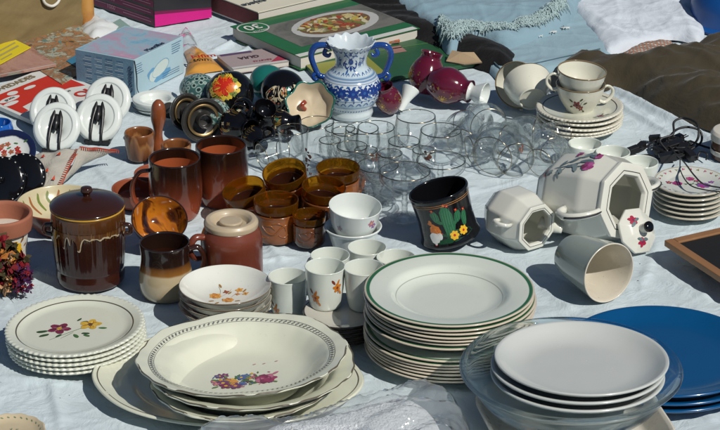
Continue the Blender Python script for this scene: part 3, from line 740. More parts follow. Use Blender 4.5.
# brown and white stack cut by the frame
t = thing('lidded_tin', 'round brown and white tin cut by the right edge of the photo', 'tin', at(732, 140, 3)+Vector((0, 0, 0)))
lathe('body', [(0, 0), (3.2, 0), (3.4, 3.2), (0, 3.2)], glaze('brown_tin', (.10, .04, .02), .3), t, 48); lathe('lid', [(0, 3.22), (3.6, 3.22), (3.6, 4.4), (3.2, 4.9), (0, 5)], WARMW, t, 48); lathe('band', [(3.42, .9), (3.52, .9), (3.55, 1.7), (3.43, 1.7)], WARMW, t, 48)
# decorative plate bottom left
t = thing('wall_plate', 'beige plate with a green leaf pattern, cut by the lower left corner', 'plate', at(9, 431, 1.5))
wp = [(0, .2), (3.4, .2), (3.5, 0), (3.8, 0), (4.2, .8), (4.8, 1.4), (4.6, 1.6), (3.6, .9, .6), (0, .6)]
lathe('body', wp, glaze('beige_plate', (.50, .42, .28), .35, .2), t, 96, warp=dot_rim(4.8, 14, .018, 4.0)); P = Paint(plate_surf(wp)); g3 = ink((.16, .20, .12))
for k in range(9): P.sprig(random.uniform(-1.5, 1.5), random.uniform(-1, 1.6), 2.0, k*.75, g3, g3, 5)
for k in range(30): P.leaf(4.0*math.cos(k*.21), 4.0*math.sin(k*.21), .4, k*.21+1.2, g3)
P.build('leaf_pattern', t)

# ================================================================== small coffee cups on saucers, between the stacks
t_ = [(0, .3), (1.5, .3), (1.6, 0), (1.9, 0), (2.2, .25, .3), (2.65, 2.8, 1.2), (2.85, 6.1), (2.9, 6.3), (2.75, 6.35), (2.5, 2.9, 1.2), (1.9, .7, .5), (0, .5)]
os1, os2 = paint((.55, .18, .02)), paint((.20, .04, .02))
cup_m = lathe('cup', t_, WHITE, seg=56, raw=True); cup_m.materials.append(WHITE)
sauc = [(0, .25), (2.6, .25), (2.7, 0), (3, 0), (3.1, .3), (4.2, .5, .4), (5.6, .9), (5.75, 1.05), (5.6, 1.2), (4.2, .85, .4), (0, .5)]
m_s5 = banded('shaded_saucer_glaze', [(0, (.50, .48, .42)), (5.4, (.50, .48, .42)), (5.5, (.03, .02, .02)), (6, (.02, .015, .01))], 'r', 0, 6, 0, 30, .16)  # near-black rim: the shade on the saucer stack, put into the colour
base = at(343, 309, 4.0); s5 = lathe('coffee_saucer', sauc, m_s5, seg=64, loc=base); grp = 'shade-darkened coffee saucers under the cups'; tag(s5, 'lowest shade-darkened saucer under the coffee cups', 'saucer', grp)
for i in range(1, 5): dup(s5, base+Vector((0, 0, i*.66))*.01, (0, 0, i), '%s shade-darkened saucer under the coffee cups, counted from the top' % ORD[4-i])
def ccup(px, py, z0, label, motif=None, hdl=None, rot=(0, 0, 0)):
    L = at(px, py, z0+6.3); L.z = z0*.01
    t = thing('coffee_cup', label, 'coffee cup', L, rot, 'white coffee cups'); link('body', cup_m, [], t)
    if hdl is not None:
        c, s = math.cos(R_(hdl)), math.sin(R_(hdl)); tube('handle', [(x*c, x*s, z) for x, z in ((2.5, 1.7), (3.6, 1.6), (4.3, 2.9), (4.1, 4.2), (3.4, 4.8), (2.7, 4.6))], .28, WHITE, t, flat=.7)
    if motif:
        P = Paint(wall_surf(t_))
        for u, v in motif:
            P.flower(u, v, .75, os1, os2, 5, .4); P.leaf(u-.4, v+.6, .9, 2.2, os2); P.leaf(u+.3, v-.5, .9, -.9, os1); P.leaf(u, v+.4, .9, 1.2, os1); P.stroke([(u, v), (u+.2, v-1.0)], .09, os2, 3)
        P.build('floral_motif', t)
    return t
ccup(325, 266, 3.35, 'white coffee cup with two orange-brown flowers, front one of the cluster', [(-1.6, 2.3), (2.0, 3.9)])
ccup(364, 267, 3.35, 'plain white cup right beside the green-rimmed stack', None, None)
ccup(288, 276, 0, 'leftmost cup of the cluster, with an orange flower low on its side', [(-2.2, 1.6)], 200)
ccup(330, 255, 0, 'white coffee cup directly behind the front flowered one', None, 140)
ccup(367, 247, 0, 'white cup just in front of the two nested bowls', None, 60)
ccup(396, 257, 0, 'white cup farthest right, between black mug and green-rimmed stack', None, 20)
# two nested white bowls
nb = [(0, .4), (2.4, .4), (2.5, 0), (2.8, 0), (3.0, .5), (3.5, 2.2, 1), (3.9, 3.6), (4.35, 4.0), (4.45, 4.25), (4.25, 4.35), (3.6, 3.7), (3.2, 2.2, 1), (2.6, .9), (0, .8)]
b = tag(lathe('sugar_bowl', nb, PORC, seg=56, loc=at(353, 225, 5.2)+Vector((0, 0, .0))), 'lower of the two nested small white bowls, with a flared rim', 'bowl', 'nested small white bowls')
sc_ = b.location.copy()
t = thing('sugar_bowl', 'upper small white bowl with faint pink flowers, tilted in the lower bowl', 'bowl', at(353, 206, 8.0)+Vector((0, -.000, .0325)), (R_(6), R_(4), 0), 'nested small white bowls')
b.location = (t.location.x, t.location.y+.002, .004)
ub = [(0, .4), (2.2, .4), (2.3, 0), (2.6, 0), (2.8, .5), (3.6, 2.2, 1), (4.0, 4.9), (4.05, 5.1), (3.9, 5.15), (3.4, 2.3, 1), (2.4, .9), (0, .8)]
lathe('body', ub, PORC, t, 56); P = Paint(wall_surf(ub)); P.flower(2.9, 3.8, .6, pk2, ye, 5); P.flower(3.5, 3.2, .5, vi, ye, 5); P.flower(-2.6, 2.6, .5, paint((.35, .25, .3)), pk2, 5); P.build('floral_motif', t)
t = b; P = Paint(wall_surf(nb)); P.flower(3.3, 2.3, .5, pk2, ye, 5); P.leaf(3.0, 2.6, .6, 2, lg); P.build('floral_motif', b)

# ================================================================== black mug with painted cacti
mp = [(0, .5), (3.6, .5), (3.8, 0), (4.4, 0), (4.75, .5), (4.55, 1.0), (4.45, 1.4), (4.3, 4), (4.55, 7.6), (4.7, 8.1), (4.6, 8.4), (4.35, 8.3), (4.05, 4.2), (4.1, 1.2), (0, .9)]
top = G(438, 189, 8.8); d = Vector((-.27, .03, 1)).normalized()
t = thing('painted_mug', 'leaning black mug painted with cacti, yellow flowers and an orange figure', 'mug', top-d*.084, aim(d, R_(180)-0))
t.rotation_euler = (R_(-2), R_(-15), R_(0)); 
q = Euler(t.rotation_euler).to_matrix() @ Vector((0, 0, .083)); t.location = top-q
lathe('body', mp, BLACKG, t, 80); tube('handle', [(x*.5, x*.85, z) for x, z in ((4.2, 1.6), (5.8, 1.4), (6.9, 3), (7.0, 5), (6.0, 6.4), (4.3, 6.6))], .45, BLACKG, t, flat=.7)
P = Paint(wall_surf(mp)); gc, gc2, wh, og, rd, yy = paint((.015, .11, .045)), paint((.05, .20, .10)), paint((.65, .65, .62)), paint((.55, .15, .01)), paint((.40, .02, .02)), paint((.70, .40, .02))
P.blob(0, 1.9, 4.6, .9, 0, paint((.006, .05, .02)), 24, .1)
P.blob(.5, 4.4, 1.05, 2.7, .08, gc, 18); P.blob(-1.4, 5.5, .65, 1.1, .3, gc, 14); P.blob(2.3, 4.8, .6, 1.0, -.3, gc, 14); P.blob(3.5, 4.2, .55, 1.3, -.2, gc, 14); P.blob(-1.0, 4.6, .7, .3, -.5, gc, 10); P.blob(1.6, 3.9, .7, .3, .6, gc, 10)
for x in (-.1, .3, .7, 1.1): P.stroke([(x, 2.2), (x-.05, 4.4), (x+.05, 6.6)], .10, gc2, 3)
for x, y in ((-1.4, 5.5), (2.3, 4.8), (3.5, 4.2)): P.stroke([(x-.15, y-.8), (x-.15, y+.8)], .09, gc2, 1, True); P.stroke([(x+.2, y-.7), (x+.2, y+.7)], .09, gc2, 1, True)
for x, y in ((-1.7, 6.6), (.4, 7.2), (2.2, 5.9), (3.6, 5.5), (.9, 7.0)): P.flower(x, y, .28, rd, yy, 4)
P.blob(-2.3, 2.1, .95, .9, 0, wh, 14); P.blob(-1.4, 2.3, .5, .6, 0, wh, 12); P.blob(-2.0, 3.3, 1.0, .85, -.5, og, 16); P.blob(-2.5, 4.3, .75, .22, -.35, og, 12); P.blob(-2.6, 4.7, .3, .4, 0, og, 10)
for k in range(4): P.stroke([(-2.7+k*.35, 3.9-k*.2), (-1.7+k*.3, 2.9-k*.1)], .12, (yy, rd)[k % 2], 1, True)
P.blob(-2.3, 1.25, .25, .35, 0, wh, 8); P.stroke([(-2.5, .95), (-2.1, .95)], .2, rd, 1, True)
for x, y in ((1.0, 2.0), (2.7, 2.3)): P.flower(x, y, .75, yy, rd, 7)
for h in (7.35, 7.05): P.stroke([(4.6*math.pi*2*(i/80-.5), h) for i in range(81)], .09, paint((.35, .16, .05)), 1, True)
P.build('painted_scene', t)

# ================================================================== lidded brown jar
t = thing('lidded_jar', 'tall dark brown jar with lid and dripping mottled glaze', 'jar', at(87, 203, 12.6))
m_jar = banded('drip_brown_glaze', [(0, (.050, .012, .006)), (3, (.035, .010, .006)), (7.8, (.030, .009, .005)), (8.9, (.035, .010, .005)), (9.1, (.060, .020, .006)), (11.5, (.10, .035, .009)), (12, (.18, .08, .015))], 'z', 0, 12.2, .10, 60, .12, 'LINEAR', .1, .45, .3, (1, 1, .30))
jp = [(0, .2), (4.3, .2), (5.0, .3, .5), (5.15, 1.5), (5.0, 2.6), (5.1, 2.8), (5.35, 5.5, 2), (5.45, 10.2, .8), (5.35, 11.8), (5.1, 12.1), (4.8, 11.9), (4.8, 1), (0, .8)]
jw = lambda th, r, z: (r*(1+.006*math.cos(40*th)*(2.8 < z < 11 and r > 4.9))*math.cos(th), r*(1+.006*math.cos(40*th)*(2.8 < z < 11 and r > 4.9))*math.sin(th), z)
lathe('body', jp, m_jar, t, 160, warp=jw)
lid = lathe('lid', [(0, 12.4), (5.0, 12.15), (5.5, 12.2), (5.55, 12.5), (4.6, 13.1, 1), (2, 13.7, 1), (.7, 13.8), (0, 13.8)], BROWND, t, 72)
lathe('rim_band', [(5.15, 11.75), (5.5, 11.9), (5.52, 12.15), (5.1, 12.13)], glaze('yellow_ochre_glaze', (.50, .27, .03), .15), t, 72)
lathe('knob', [(.5, 13.7), (.55, 14.1), (.95, 14.6), (.8, 15.1), (0, 15.25)], BROWND, lid, 24)
P = Paint(wall_surf(jp)); P.lift = 0; mot = glaze('mottled_drip', (.085, .030, .008), .15, .6, .4, .3, .6, 90, 0); crd = glaze('cream_drip_edge', (.40, .33, .22), .2, .3)
wv = []; uu = -16.8
while uu < 16.8:
    wd_ = random.uniform(.8, 2.6); ln_ = random.choice((.1, .25, .3, .6, .9, 1.3, 1.9, 2.4)); top_ = 9.1+random.uniform(-.25, .2)
    wv += [(uu, top_), (uu+wd_*.30, top_-ln_*.35), (uu+wd_*.42, top_-ln_*.9), (uu+wd_*.55, top_-ln_), (uu+wd_*.68, top_-ln_*.85), (uu+wd_*.78, top_-ln_*.3)]; uu += wd_
pth = smoothpath([(a, b, 0) for a, b in wv], 4); k0 = P.slot(mot); base_ = len(P.vs); P.lift = .05
for p_ in pth: P.vs.append(P.P(p_.x, 9.75)); P.vs.append(P.P(p_.x, p_.y))
for i_ in range(len(pth)-1): P.fs.append((base_+2*i_, base_+2*i_+1, base_+2*i_+3, base_+2*i_+2)); P.mi.append(k0)
for i_ in range(0, len(pth)-9, 8):
    if random.random() < .85: P.lift = .09; P.stroke([(q_.x, q_.y+random.uniform(-.04, .04)) for q_ in pth[i_:i_+10:3]], random.uniform(.12, .34), crd, 3)
for k in range(60): u_ = random.uniform(-8, 8); P.lift = .08; P.stroke([(u_, 9.5+random.uniform(-.4, .6)), (u_+random.uniform(-.1, .1), 9.2-random.random()*.8)], .10, glaze('drip_streak', (.16, .075, .02), .2), 2)
P.lift = 0; P.build('glaze_drips', t)
for s in (-1, 1): tube('lug_handle', [(s*5.2, -1, 9.6), (s*6.2, -1.1, 9.5), (s*6.3, -1.1, 8.4), (s*5.2, -1, 8.0)], .35, BROWND, t)

# ================================================================== brown pottery mugs
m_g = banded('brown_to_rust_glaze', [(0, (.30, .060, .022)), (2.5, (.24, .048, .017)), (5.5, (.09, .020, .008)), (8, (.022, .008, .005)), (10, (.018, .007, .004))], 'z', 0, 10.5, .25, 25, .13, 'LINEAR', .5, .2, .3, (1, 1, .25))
gp = [(0, .4), (2.9, .4), (3.0, 0), (3.3, 0), (3.5, .3), (3.9, 1.5, .6), (4.35, 4.2, 2.5), (4.05, 8.4, 1.5), (4.1, 9.7), (4.0, 9.9), (3.8, 9.75), (3.75, 8.4, 1.5), (4.0, 4.4, 2), (3.1, .9, 1), (0, .8)]
def gmug(px, py, label, ang):
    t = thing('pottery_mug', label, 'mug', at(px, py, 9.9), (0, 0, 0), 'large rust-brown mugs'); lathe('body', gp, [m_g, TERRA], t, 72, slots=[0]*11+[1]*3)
    c, s = math.cos(R_(ang)), math.sin(R_(ang)); tube('handle', [(x*c, x*s, z) for x, z in ((4.0, 2.0), (5.4, 1.6), (6.6, 3.2), (6.7, 5.6), (5.6, 7.6), (3.9, 7.9))], .5, m_g, t, flat=.65)
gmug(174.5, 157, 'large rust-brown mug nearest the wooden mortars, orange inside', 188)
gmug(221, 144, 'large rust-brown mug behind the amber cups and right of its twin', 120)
# amber cups in caramel pottery holders
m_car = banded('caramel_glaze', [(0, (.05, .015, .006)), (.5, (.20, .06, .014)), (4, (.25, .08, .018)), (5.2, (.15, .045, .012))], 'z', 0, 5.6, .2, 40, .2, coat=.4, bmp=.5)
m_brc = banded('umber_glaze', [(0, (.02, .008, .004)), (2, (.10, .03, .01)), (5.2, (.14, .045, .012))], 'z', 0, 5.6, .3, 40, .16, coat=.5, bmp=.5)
hp = [(0, .1), (2.8, .1), (3.1, .3), (3.35, 1.0, .4), (3.4, 4.3), (3.45, 4.8), (3.25, 4.9), (3.15, 4.3), (3.0, .8), (0, .6)]
ip = [(0, .75), (2.85, .8, .4), (3.05, 4.9), (3.35, 5.1), (3.45, 5.7), (3.5, 6.6), (3.42, 6.75), (3.3, 6.6), (3.2, 5.4), (2.8, 4.6), (2.6, 1.2, .4), (0, 1.1)]
m_in = nodes('brown_amber_glass'); AMB2 = m_in[0]; pr = m_in[2]; pr.inputs['Base Color'].default_value = (.50, .21, .012, 1); pr.inputs['Transmission Weight'].default_value = .92; pr.inputs['Roughness'].default_value = .05; pr.inputs['IOR'].default_value = 1.3
def amber(px, py, z, label, mm, tilt=(0, 0, 0), ang=0, sc=1.0):
    t = thing('amber_cup', label, 'cup', (0, 0, 0), tilt, 'amber glass cups'); t.scale = (sc,)*3
    off = Euler(tilt).to_matrix() @ Vector((0, 0, 6.7*sc)); t.location = G(px, py, z) - off*.01
    lathe('holder', hp, mm, t, 56); lathe('glass_liner', ip, AMB2, t, 56)
    lathe('inner_wall', [(0, 1.2), (2.5, 1.25, .4), (2.72, 4.5), (2.6, 4.5), (2.4, 1.4), (0, 1.35)], BROWND, t, 40)
    c, s = math.cos(R_(ang)), math.sin(R_(ang)); tube('handle', [(x*c, x*s, z) for x, z in ((3.2, 1.2), (4.4, 1.0), (5.1, 2.2), (5.0, 3.6), (4.3, 4.3), (3.2, 4.2))], .38, mm, t, flat=.7)
    P = Paint(wall_surf(hp)); P.lift = .06
    vs, fs = [], []
    f = wall_surf(hp)
    for pts in ([(-2.6, 3.6), (-1.4, 2.4), (-.2, 2.2), (.8, 3.2), (1.8, 3.6), (2.8, 3.0)], [(-1.8, 3.4), (-.8, 3.6), (-.1, 2.9)], [(.4, 2.0), (1.4, 1.6), (2.2, 2.2)], [(-.6, 3.8), (.4, 4.0), (1.4, 3.4), (1.6, 2.6)], [(-2.9, 2.2), (-2.2, 1.5), (-1.2, 1.6)]):
        tube_geo([f(u, v, 0) for u, v in pts], [.06, .15, .15, .06], 6, 4, 1, vs, fs)
    link('relief', mesh('relief', vs, fs), mm, t)
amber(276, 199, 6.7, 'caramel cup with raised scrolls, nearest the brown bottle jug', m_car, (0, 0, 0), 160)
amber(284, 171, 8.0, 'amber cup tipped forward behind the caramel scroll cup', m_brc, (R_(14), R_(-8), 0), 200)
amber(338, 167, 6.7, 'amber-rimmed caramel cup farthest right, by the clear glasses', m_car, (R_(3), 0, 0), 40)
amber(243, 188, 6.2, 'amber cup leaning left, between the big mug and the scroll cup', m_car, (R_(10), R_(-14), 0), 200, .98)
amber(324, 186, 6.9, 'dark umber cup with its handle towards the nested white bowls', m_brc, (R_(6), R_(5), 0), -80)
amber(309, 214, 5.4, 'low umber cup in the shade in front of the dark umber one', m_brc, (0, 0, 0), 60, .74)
# brown jug with cream neck
t = thing('stoneware_jug', 'red-brown stoneware jug with a cream stoppered neck', 'jug', at(231, 219, 10.2))
sj = [(0, 0), (4.2, 0), (4.5, .4), (4.6, 2, .6), (4.6, 7.6, 1.2), (4.0, 8.9, .8), (3.9, 9.1), (0, 9.1)]
lathe('body', sj, banded('redbrown_stoneware', [(0, (.15, .035, .02)), (6, (.13, .03, .016)), (9, (.17, .04, .02))], 'z', 0, 9.5, .3, 20, .25, coat=.3), t, 72)
lathe('neck', [(3.6, 8.9), (4.0, 9.1), (4.05, 9.8), (3.7, 10.3), (3.1, 10.3), (2.7, 9.9), (2.4, 9.2), (0, 9.2)], glaze('cream_stoneware', (.46, .37, .25), .35, .2), t, 56)
lathe('stopper', [(0, 9.5), (1.7, 9.5), (1.75, 9.95), (1.5, 10.05), (0, 10.0)], glaze('cream_stoneware', (.46, .37, .25)), t, 40)
tube('handle', [(-3.6, -1.6, 8.0), (-5.2, -2.4, 8.2), (-6.0, -2.8, 6.6), (-5.4, -2.5, 5.0), (-4.0, -1.9, 4.8)], .55, MATS['redbrown_stoneware'], t, flat=.7)
# two-tone mug
t = thing('two_tone_mug', 'mug with cream lower half and dark brown rim', 'mug', at(164.5, 241, 8.6))
tp_ = [(0, .3), (2.9, .3), (3.0, 0), (3.3, .05), (3.9, 1.0, 1), (4.0, 3.2, 1.5), (3.45, 6.0, 1.5), (3.7, 8.4), (3.6, 8.6), (3.4, 8.4), (3.2, 6, 1.4), (3.7, 3.3, 1.4), (2.9, .9, .8), (0, .8)]
lathe('body', tp_, [banded('two_tone_glaze', [(0, (.40, .32, .20)), (4.2, (.46, .37, .23)), (4.5, (.23, .10, .02)), (5.4, (.13, .05, .012)), (5.8, (.02, .009, .006)), (9, (.012, .006, .005))], 'z', 0, 9, .06, 25, .12, coat=.6), BROWND], t, 72, slots=[0]*10+[1]*4)
tube('handle', [(3.3, .6, 7.0), (4.8, .9, 7.2), (5.6, 1.0, 5.6), (5.2, .9, 3.6), (3.8, .6, 2.8)], .45, BROWND, t, flat=.7)
# tilted amber-brown bowl
m_tb = banded('marbled_amber_glaze', [(0, (.012, .006, .005)), (3, (.03, .01, .006)), (4.3, (.40, .13, .01)), (5.2, (.33, .09, .01)), (5.8, (.10, .025, .008)), (6.5, (.55, .45, .30)), (6.8, (.05, .015, .008)), (8, (.38, .12, .01))], 'z', 0, 8, 1.6, 22, .08, 'LINEAR', .8, .2, .5)
bb = [(0, .2), (2, .2), (2.1, 0), (2.5, .1), (3.9, 2.2, 1.5), (4.35, 4.2), (4.3, 4.4), (4.1, 4.3), (3.5, 2.2, 1.5), (2, .9, .8), (0, .7)]
d = Vector((.12, -.50, .80)).normalized(); c0 = G(159.5, 219, 5.4)
m_tb2 = m_tb
m, tt_, pp_ = nodes('marbled_inside'); n = N(tt_, 'TexNoise', i_Scale=28.0, i_Detail=3.0, i_Distortion=1.5); mp_ = N(tt_, 'Mapping'); mp_.inputs['Scale'].default_value = (1, .45, .6); mp_.inputs['Rotation'].default_value = (0, 0, .6)
tt_.links.new(coords(tt_), mp_.inputs[0]); tt_.links.new(mp_.outputs[0], n.inputs['Vector']); r_ = N(tt_, 'ValToRGB'); e = r_.color_ramp.elements
e[0].position = .36; e[0].color = (.015, .006, .004, 1); e[1].position = .46; e[1].color = (.10, .025, .006, 1)
for ps, cc in ((.50, (.42, .14, .01, 1)), (.60, (.36, .10, .01, 1)), (.64, (.55, .45, .33, 1)), (.67, (.07, .02, .01, 1))): k = e.new(ps); k.color = cc
tt_.links.new(n.outputs[0], r_.inputs[0]); tt_.links.new(r_.outputs[0], pp_.inputs['Base Color']); pp_.inputs['Roughness'].default_value = .08; pp_.inputs['Coat Weight'].default_value = .6; bump(tt_, pp_, 30, .3)
tag(lathe('marbled_bowl', bb, [BROWND, m], seg=72, slots=[0]*7+[1]*4, loc=c0-d*.043, rot=aim(d, 1.0)), 'brown bowl tipped forward showing orange marbled glaze inside', 'bowl')
# terracotta dishes
m_td = glaze('terracotta_dish', (.26, .065, .03), .3, .2, .2, .3, .3)
dp = [(0, 0), (3.2, 0), (3.9, .5, .4), (4.25, 2.6), (4.2, 2.8), (4.0, 2.7), (3.6, .8, .4), (0, .5)]
a = tag(lathe('terracotta_dish', dp, m_td, seg=56, loc=at(138, 187, 2.8)), 'open shallow terracotta dish half in the shade of the big mugs', 'dish', 'terracotta dishes')
dup(a, at(160, 172, 2.8), (0, 0, 1), 'terracotta dish mostly hidden behind the nearer big mug')
# big bowl behind the jar
t = thing('slip_bowl', 'wide cream bowl with green brush strokes and terracotta outside, behind the jar', 'bowl', at(60, 203, 4.2))
vb = [(0, .3), (3.4, .3), (3.5, 0), (3.9, 0), (4.2, .5), (6.2, 3.0, 1.5), (6.75, 4.3), (6.7, 4.5), (6.5, 4.4), (5.8, 2.8, 1.5), (3.6, .8, 1), (0, .7)]
lathe('body', vb, [m_td, glaze('cream_slip', (.50, .44, .28), .25, .1)], t, 64, slots=[0]*7+[1]*4); P = Paint(plate_surf(vb)); g5 = ink((.13, .17, .03))
for k in range(22):
    th = 2*PI*k/22; L = random.uniform(.8, 1.5)
    P.stroke([(6.2*math.cos(th), 6.2*math.sin(th)), ((6.2-L*.6)*math.cos(th+.06), (6.2-L*.6)*math.sin(th+.06)), ((6.2-L*1.6)*math.cos(th-.04), (6.2-L*1.6)*math.sin(th-.04))], .45, g5 if k % 3 else ink((.28, .10, .03)), 3)
P.build('brush_strokes', t)
# flower pot with yellow flower
t = thing('flower_pot', 'terracotta-rimmed pot with a painted yellow flower at the left edge', 'flower pot', at(1, 213, 9.6))
fp = [(0, 0), (3.1, 0), (3.2, .3), (3.9, 7.0), (0, 7.0)]
lathe('body', fp, WARMW, t, 56); lathe('rim', [(3.7, 6.9), (4.5, 7.1), (4.7, 9.4), (4.6, 9.7), (4.2, 9.7), (4.0, 9.3), (3.7, 6.0), (0, 6)], CLAY, t, 56)
P = Paint(wall_surf(fp)); P.flower(2.2, 4.6, 1.7, yy, og, 9); P.leaf(3.6, 5.8, 1.1, .9, ink((.20, .09, .03))); P.leaf(1.6, 2.6, 1.5, -1.2, ink((.2, .2, .1))); P.leaf(4.3, 5.0, .9, .3, ink((.24, .12, .05))); P.build('painted_flower', t)
# dried flowers
t = thing('dried_flower_bunch', 'bunch of dried red, orange and purple flowers in front of the flower pot', 'dried flowers', at(3, 292, 0))
cols = [matte('dried_%d' % i, c, .85, .3, 60, 300) for i, c in enumerate([(.25, .012, .02), (.16, .01, .015), (.45, .16, .03), (.12, .015, .07), (.05, .01, .06), (.5, .28, .15), (.06, .05, .02)])]
vs, fs, mi = [], [], []
def petal(c, nrm, r, m_):
    nrm = Vector(nrm).normalized(); a = nrm.orthogonal().normalized(); a.rotate(Quaternion(nrm, random.random()*6)); b = nrm.cross(a); k = len(vs)
    for u, v, w_ in ((0, 0, 0), (.5, .35, .15), (1, 0, .35), (.5, -.35, .15)): vs.append(tuple(Vector(c)+a*u*r+b*v*r+nrm*w_*r))
    fs.append((k, k+1, k+2, k+3)); mi.append(m_)
for h in range(170):
    th = random.uniform(0, 2*PI); rr = math.sqrt(random.random())
    c = Vector((rr*4.6*math.cos(th)-1.2, rr*3.2*math.sin(th)+.6, 1.2+random.random()*8.2*(1-rr*.45)))
    if c.x > 1.4 and c.z > 5: c.x -= 2.0
    mm = random.choices(range(7), [5, 4, 3, 3, 2, 1.2, 3])[0]; big = random.uniform(.7, 1.6)
    for k in range(11): petal(c, (random.gauss(0, 1), random.gauss(-.3, 1), random.gauss(.6, 1)), big, mm if random.random() < .8 else 6)
for h in range(60):
    c = Vector((random.uniform(2, 4.4), random.uniform(-2.6, -.2), random.uniform(1, 4.0)))
    for k in range(7): petal(c, (random.gauss(.6, 1), random.gauss(-.5, 1), random.gauss(0, 1)), random.uniform(.35, .8), random.choice((4, 4, 3, 0)))
link('flower_heads', mesh('flower_heads', vs, fs, False, mi), cols, t)
vs, fs = [], []
for k in range(26):
    x = random.uniform(-3, 4); y = random.uniform(-2.5, 1); tube_geo([(x*.3, y*.3, .3), (x*.8, y, 1.6), (x*1.1+random.uniform(-.5, .8), y*1.2-.8, random.uniform(.6, 3))], [.08, .03], 5, 3, 1, vs, fs)
link('stems', mesh('stems', vs, fs), cols[6], t)

# ================================================================== white octagonal tea set
def octw(th, r, z, n=8):
    a = (th % (2*PI/n))-PI/n; e = math.cos(PI/n)/math.cos(a); e = 1+(e-1)*.92; return r*e*1.04*math.cos(th), r*e*1.04*math.sin(th), z
OCT = glaze('octagonal_porcelain', (.64, .64, .57), .14, .05, .5, .1, .05); LINE = ink((.03, .03, .035))
tl = [(0, .3), (3.0, .3, 0), (3.2, 0, .1), (3.6, 0, .1), (3.8, .5, .1), (5.7, 3.2, .5), (6.3, 10.2, .7), (5.3, 13.2, .3), (5.5, 13.5, .1), (5.5, 14.1, .1), (3.8, 14.2, .1), (3.5, 13.6, .1), (5.5, 10.2, .5), (5.0, 3.4, .5), (0, 1.0)]
d = azd(44, .20); oc = G(627, 201, 7.5); TS = 1.09
t = thing('octagonal_teapot', 'large octagonal white pot lying on its side, open mouth to the right', 'teapot', oc-d*.141*TS, aim(d, 0)); t.scale = (TS,)*3
Mi = Euler(t.rotation_euler).to_matrix().transposed()
up = Mi @ Vector((0, 0, 1)); a_up = math.atan2(up.y, up.x)
spin = a_up-PI/8-round((a_up-PI/8)/(PI/4))*PI/4
t.rotation_euler = aim(d, spin+PI/8); Mi = Euler(t.rotation_euler).to_matrix().transposed(); up = Mi @ Vector((0, 0, 1)); a_up = math.atan2(up.y, up.x)
lathe('body', tl, OCT, t, 96, warp=octw)
lf = Mi @ Vector((-math.cos(R_(44)), -math.sin(R_(44)), 0)); a_l = math.atan2(lf.y, lf.x)
def strap(name, ang, pts, r, parent, mm, flat=.5):
    c, s = math.cos(ang), math.sin(ang); return tube(name, [(x*c, x*s, z) for x, z in pts], r, mm, parent, 8, 3, flat)
for a_, nm in ((a_l, 'handle'), (a_l+PI, 'handle')):
    h = strap(nm, a_, ((5.0, 13.5), (6.6, 13.6), (8.4, 12.6), (9.2, 10.6), (8.2, 8.6), (6.2, 8.0)), .62, t, OCT, .75)
    strap('dark_line', a_, ((5.2, 13.95), (6.7, 14.1), (8.8, 13.0), (9.75, 10.9)), .16, h, LINE, .8)
def faces(u, v, e):   # side of the pot as a painted band: u = arc around from the upward face, v = along
    pr = rounded(tl); outs = [(z, r) for r, z, _ in pr if True][:]; ol = []
    for r, z, i in pr:
        if i <= 7: ol.append((z, r))
    rr = 6.4
    for (z0, r0), (z1, r1) in zip(ol, ol[1:]):
        if z0 <= v <= z1 and z1 > z0: rr = r0+(r1-r0)*(v-z0)/(z1-z0)
    a = a_up+u/6.4; x, y, z = octw(a % (2*PI), rr+e+.10, v); return (x, y, z)
P = Paint(faces); st, st2, car = ink((.12, .17, .19)), ink((.20, .26, .27)), paint((.30, .05, .17)); red = paint((.38, .02, .06))
def carn(P, u, v, r, q):
    for k in range(7): P.blob(u+random.uniform(-.5, .5)*r, v+random.uniform(-.45, .45)*r, r*.45, r*.3, random.random()*3, (car, paint((.42, .10, .28)), pk3)[k % 3], 8, .3)
sg = 1 if (Mi @ Vector((0, -1, 0))).dot(Vector((math.cos(a_up+PI/2), math.sin(a_up+PI/2), 0))) > 0 else -1
def q_(u, v): return (sg*(u+1.3), v)      # u > 0 : towards the viewer
for pts in ([(2.6, 4.2), (2.0, 6.0), (1.0, 8.0), (.2, 10.2)], [(2.6, 4.6), (.9, 6.0), (-.4, 7.8), (-1.0, 9.8)], [(2.0, 5.8), (2.0, 7.6), (1.6, 9.6)], [(3.2, 4.4), (3.5, 3.3)], [(1.6, 6.2), (2.8, 6.0), (3.4, 5.0)]):
    P.stroke([q_(*a) for a in pts], .22, st, 4)
for u, v, L, q in ((2.6, 5.0, 1.6, .9), (2.1, 6.2, 1.9, 1.9), (1.4, 7.0, 1.9, .9), (.8, 8.0, 1.8, 1.8), (.3, 9.0, 1.7, 1.2), (-.2, 7.6, 1.8, 2.2), (-.7, 8.8, 1.6, 1.3), (2.0, 7.6, 1.5, .8), (1.0, 6.2, 1.7, 2.4), (3.0, 4.2, 1.5, -.7), (2.0, 5.0, 1.4, 2.8), (3.3, 5.4, 1.3, .3), (1.6, 8.8, 1.4, 1.2), (3.5, 3.6, 1.1, -1.2)):
    a = q_(u, v); P.leaf(a[0], a[1], L, q if sg > 0 else PI-q, st if random.random() < .6 else st2)
carn(P, *q_(1.7, 10.0), 1.35, 0); carn(P, *q_(-1.0, 6.6), .8, 0); carn(P, *q_(-.6, 10.4), .7, 0)
P.flower(*q_(3.6, 1.9+.9), .8, red, pk3, 5); P.leaf(*q_(3.4, 3.6), 1.0, 1.2, st)
P.build('carnation_motif', t)
P = Paint(lambda u, v, e: (*octw(v % (2*PI), u, 0)[:2], 14.15+e)); P.stroke([(4.3, a*PI/48) for a in range(97)], .13, LINE, 1, True); P.build('mouth_line', t)
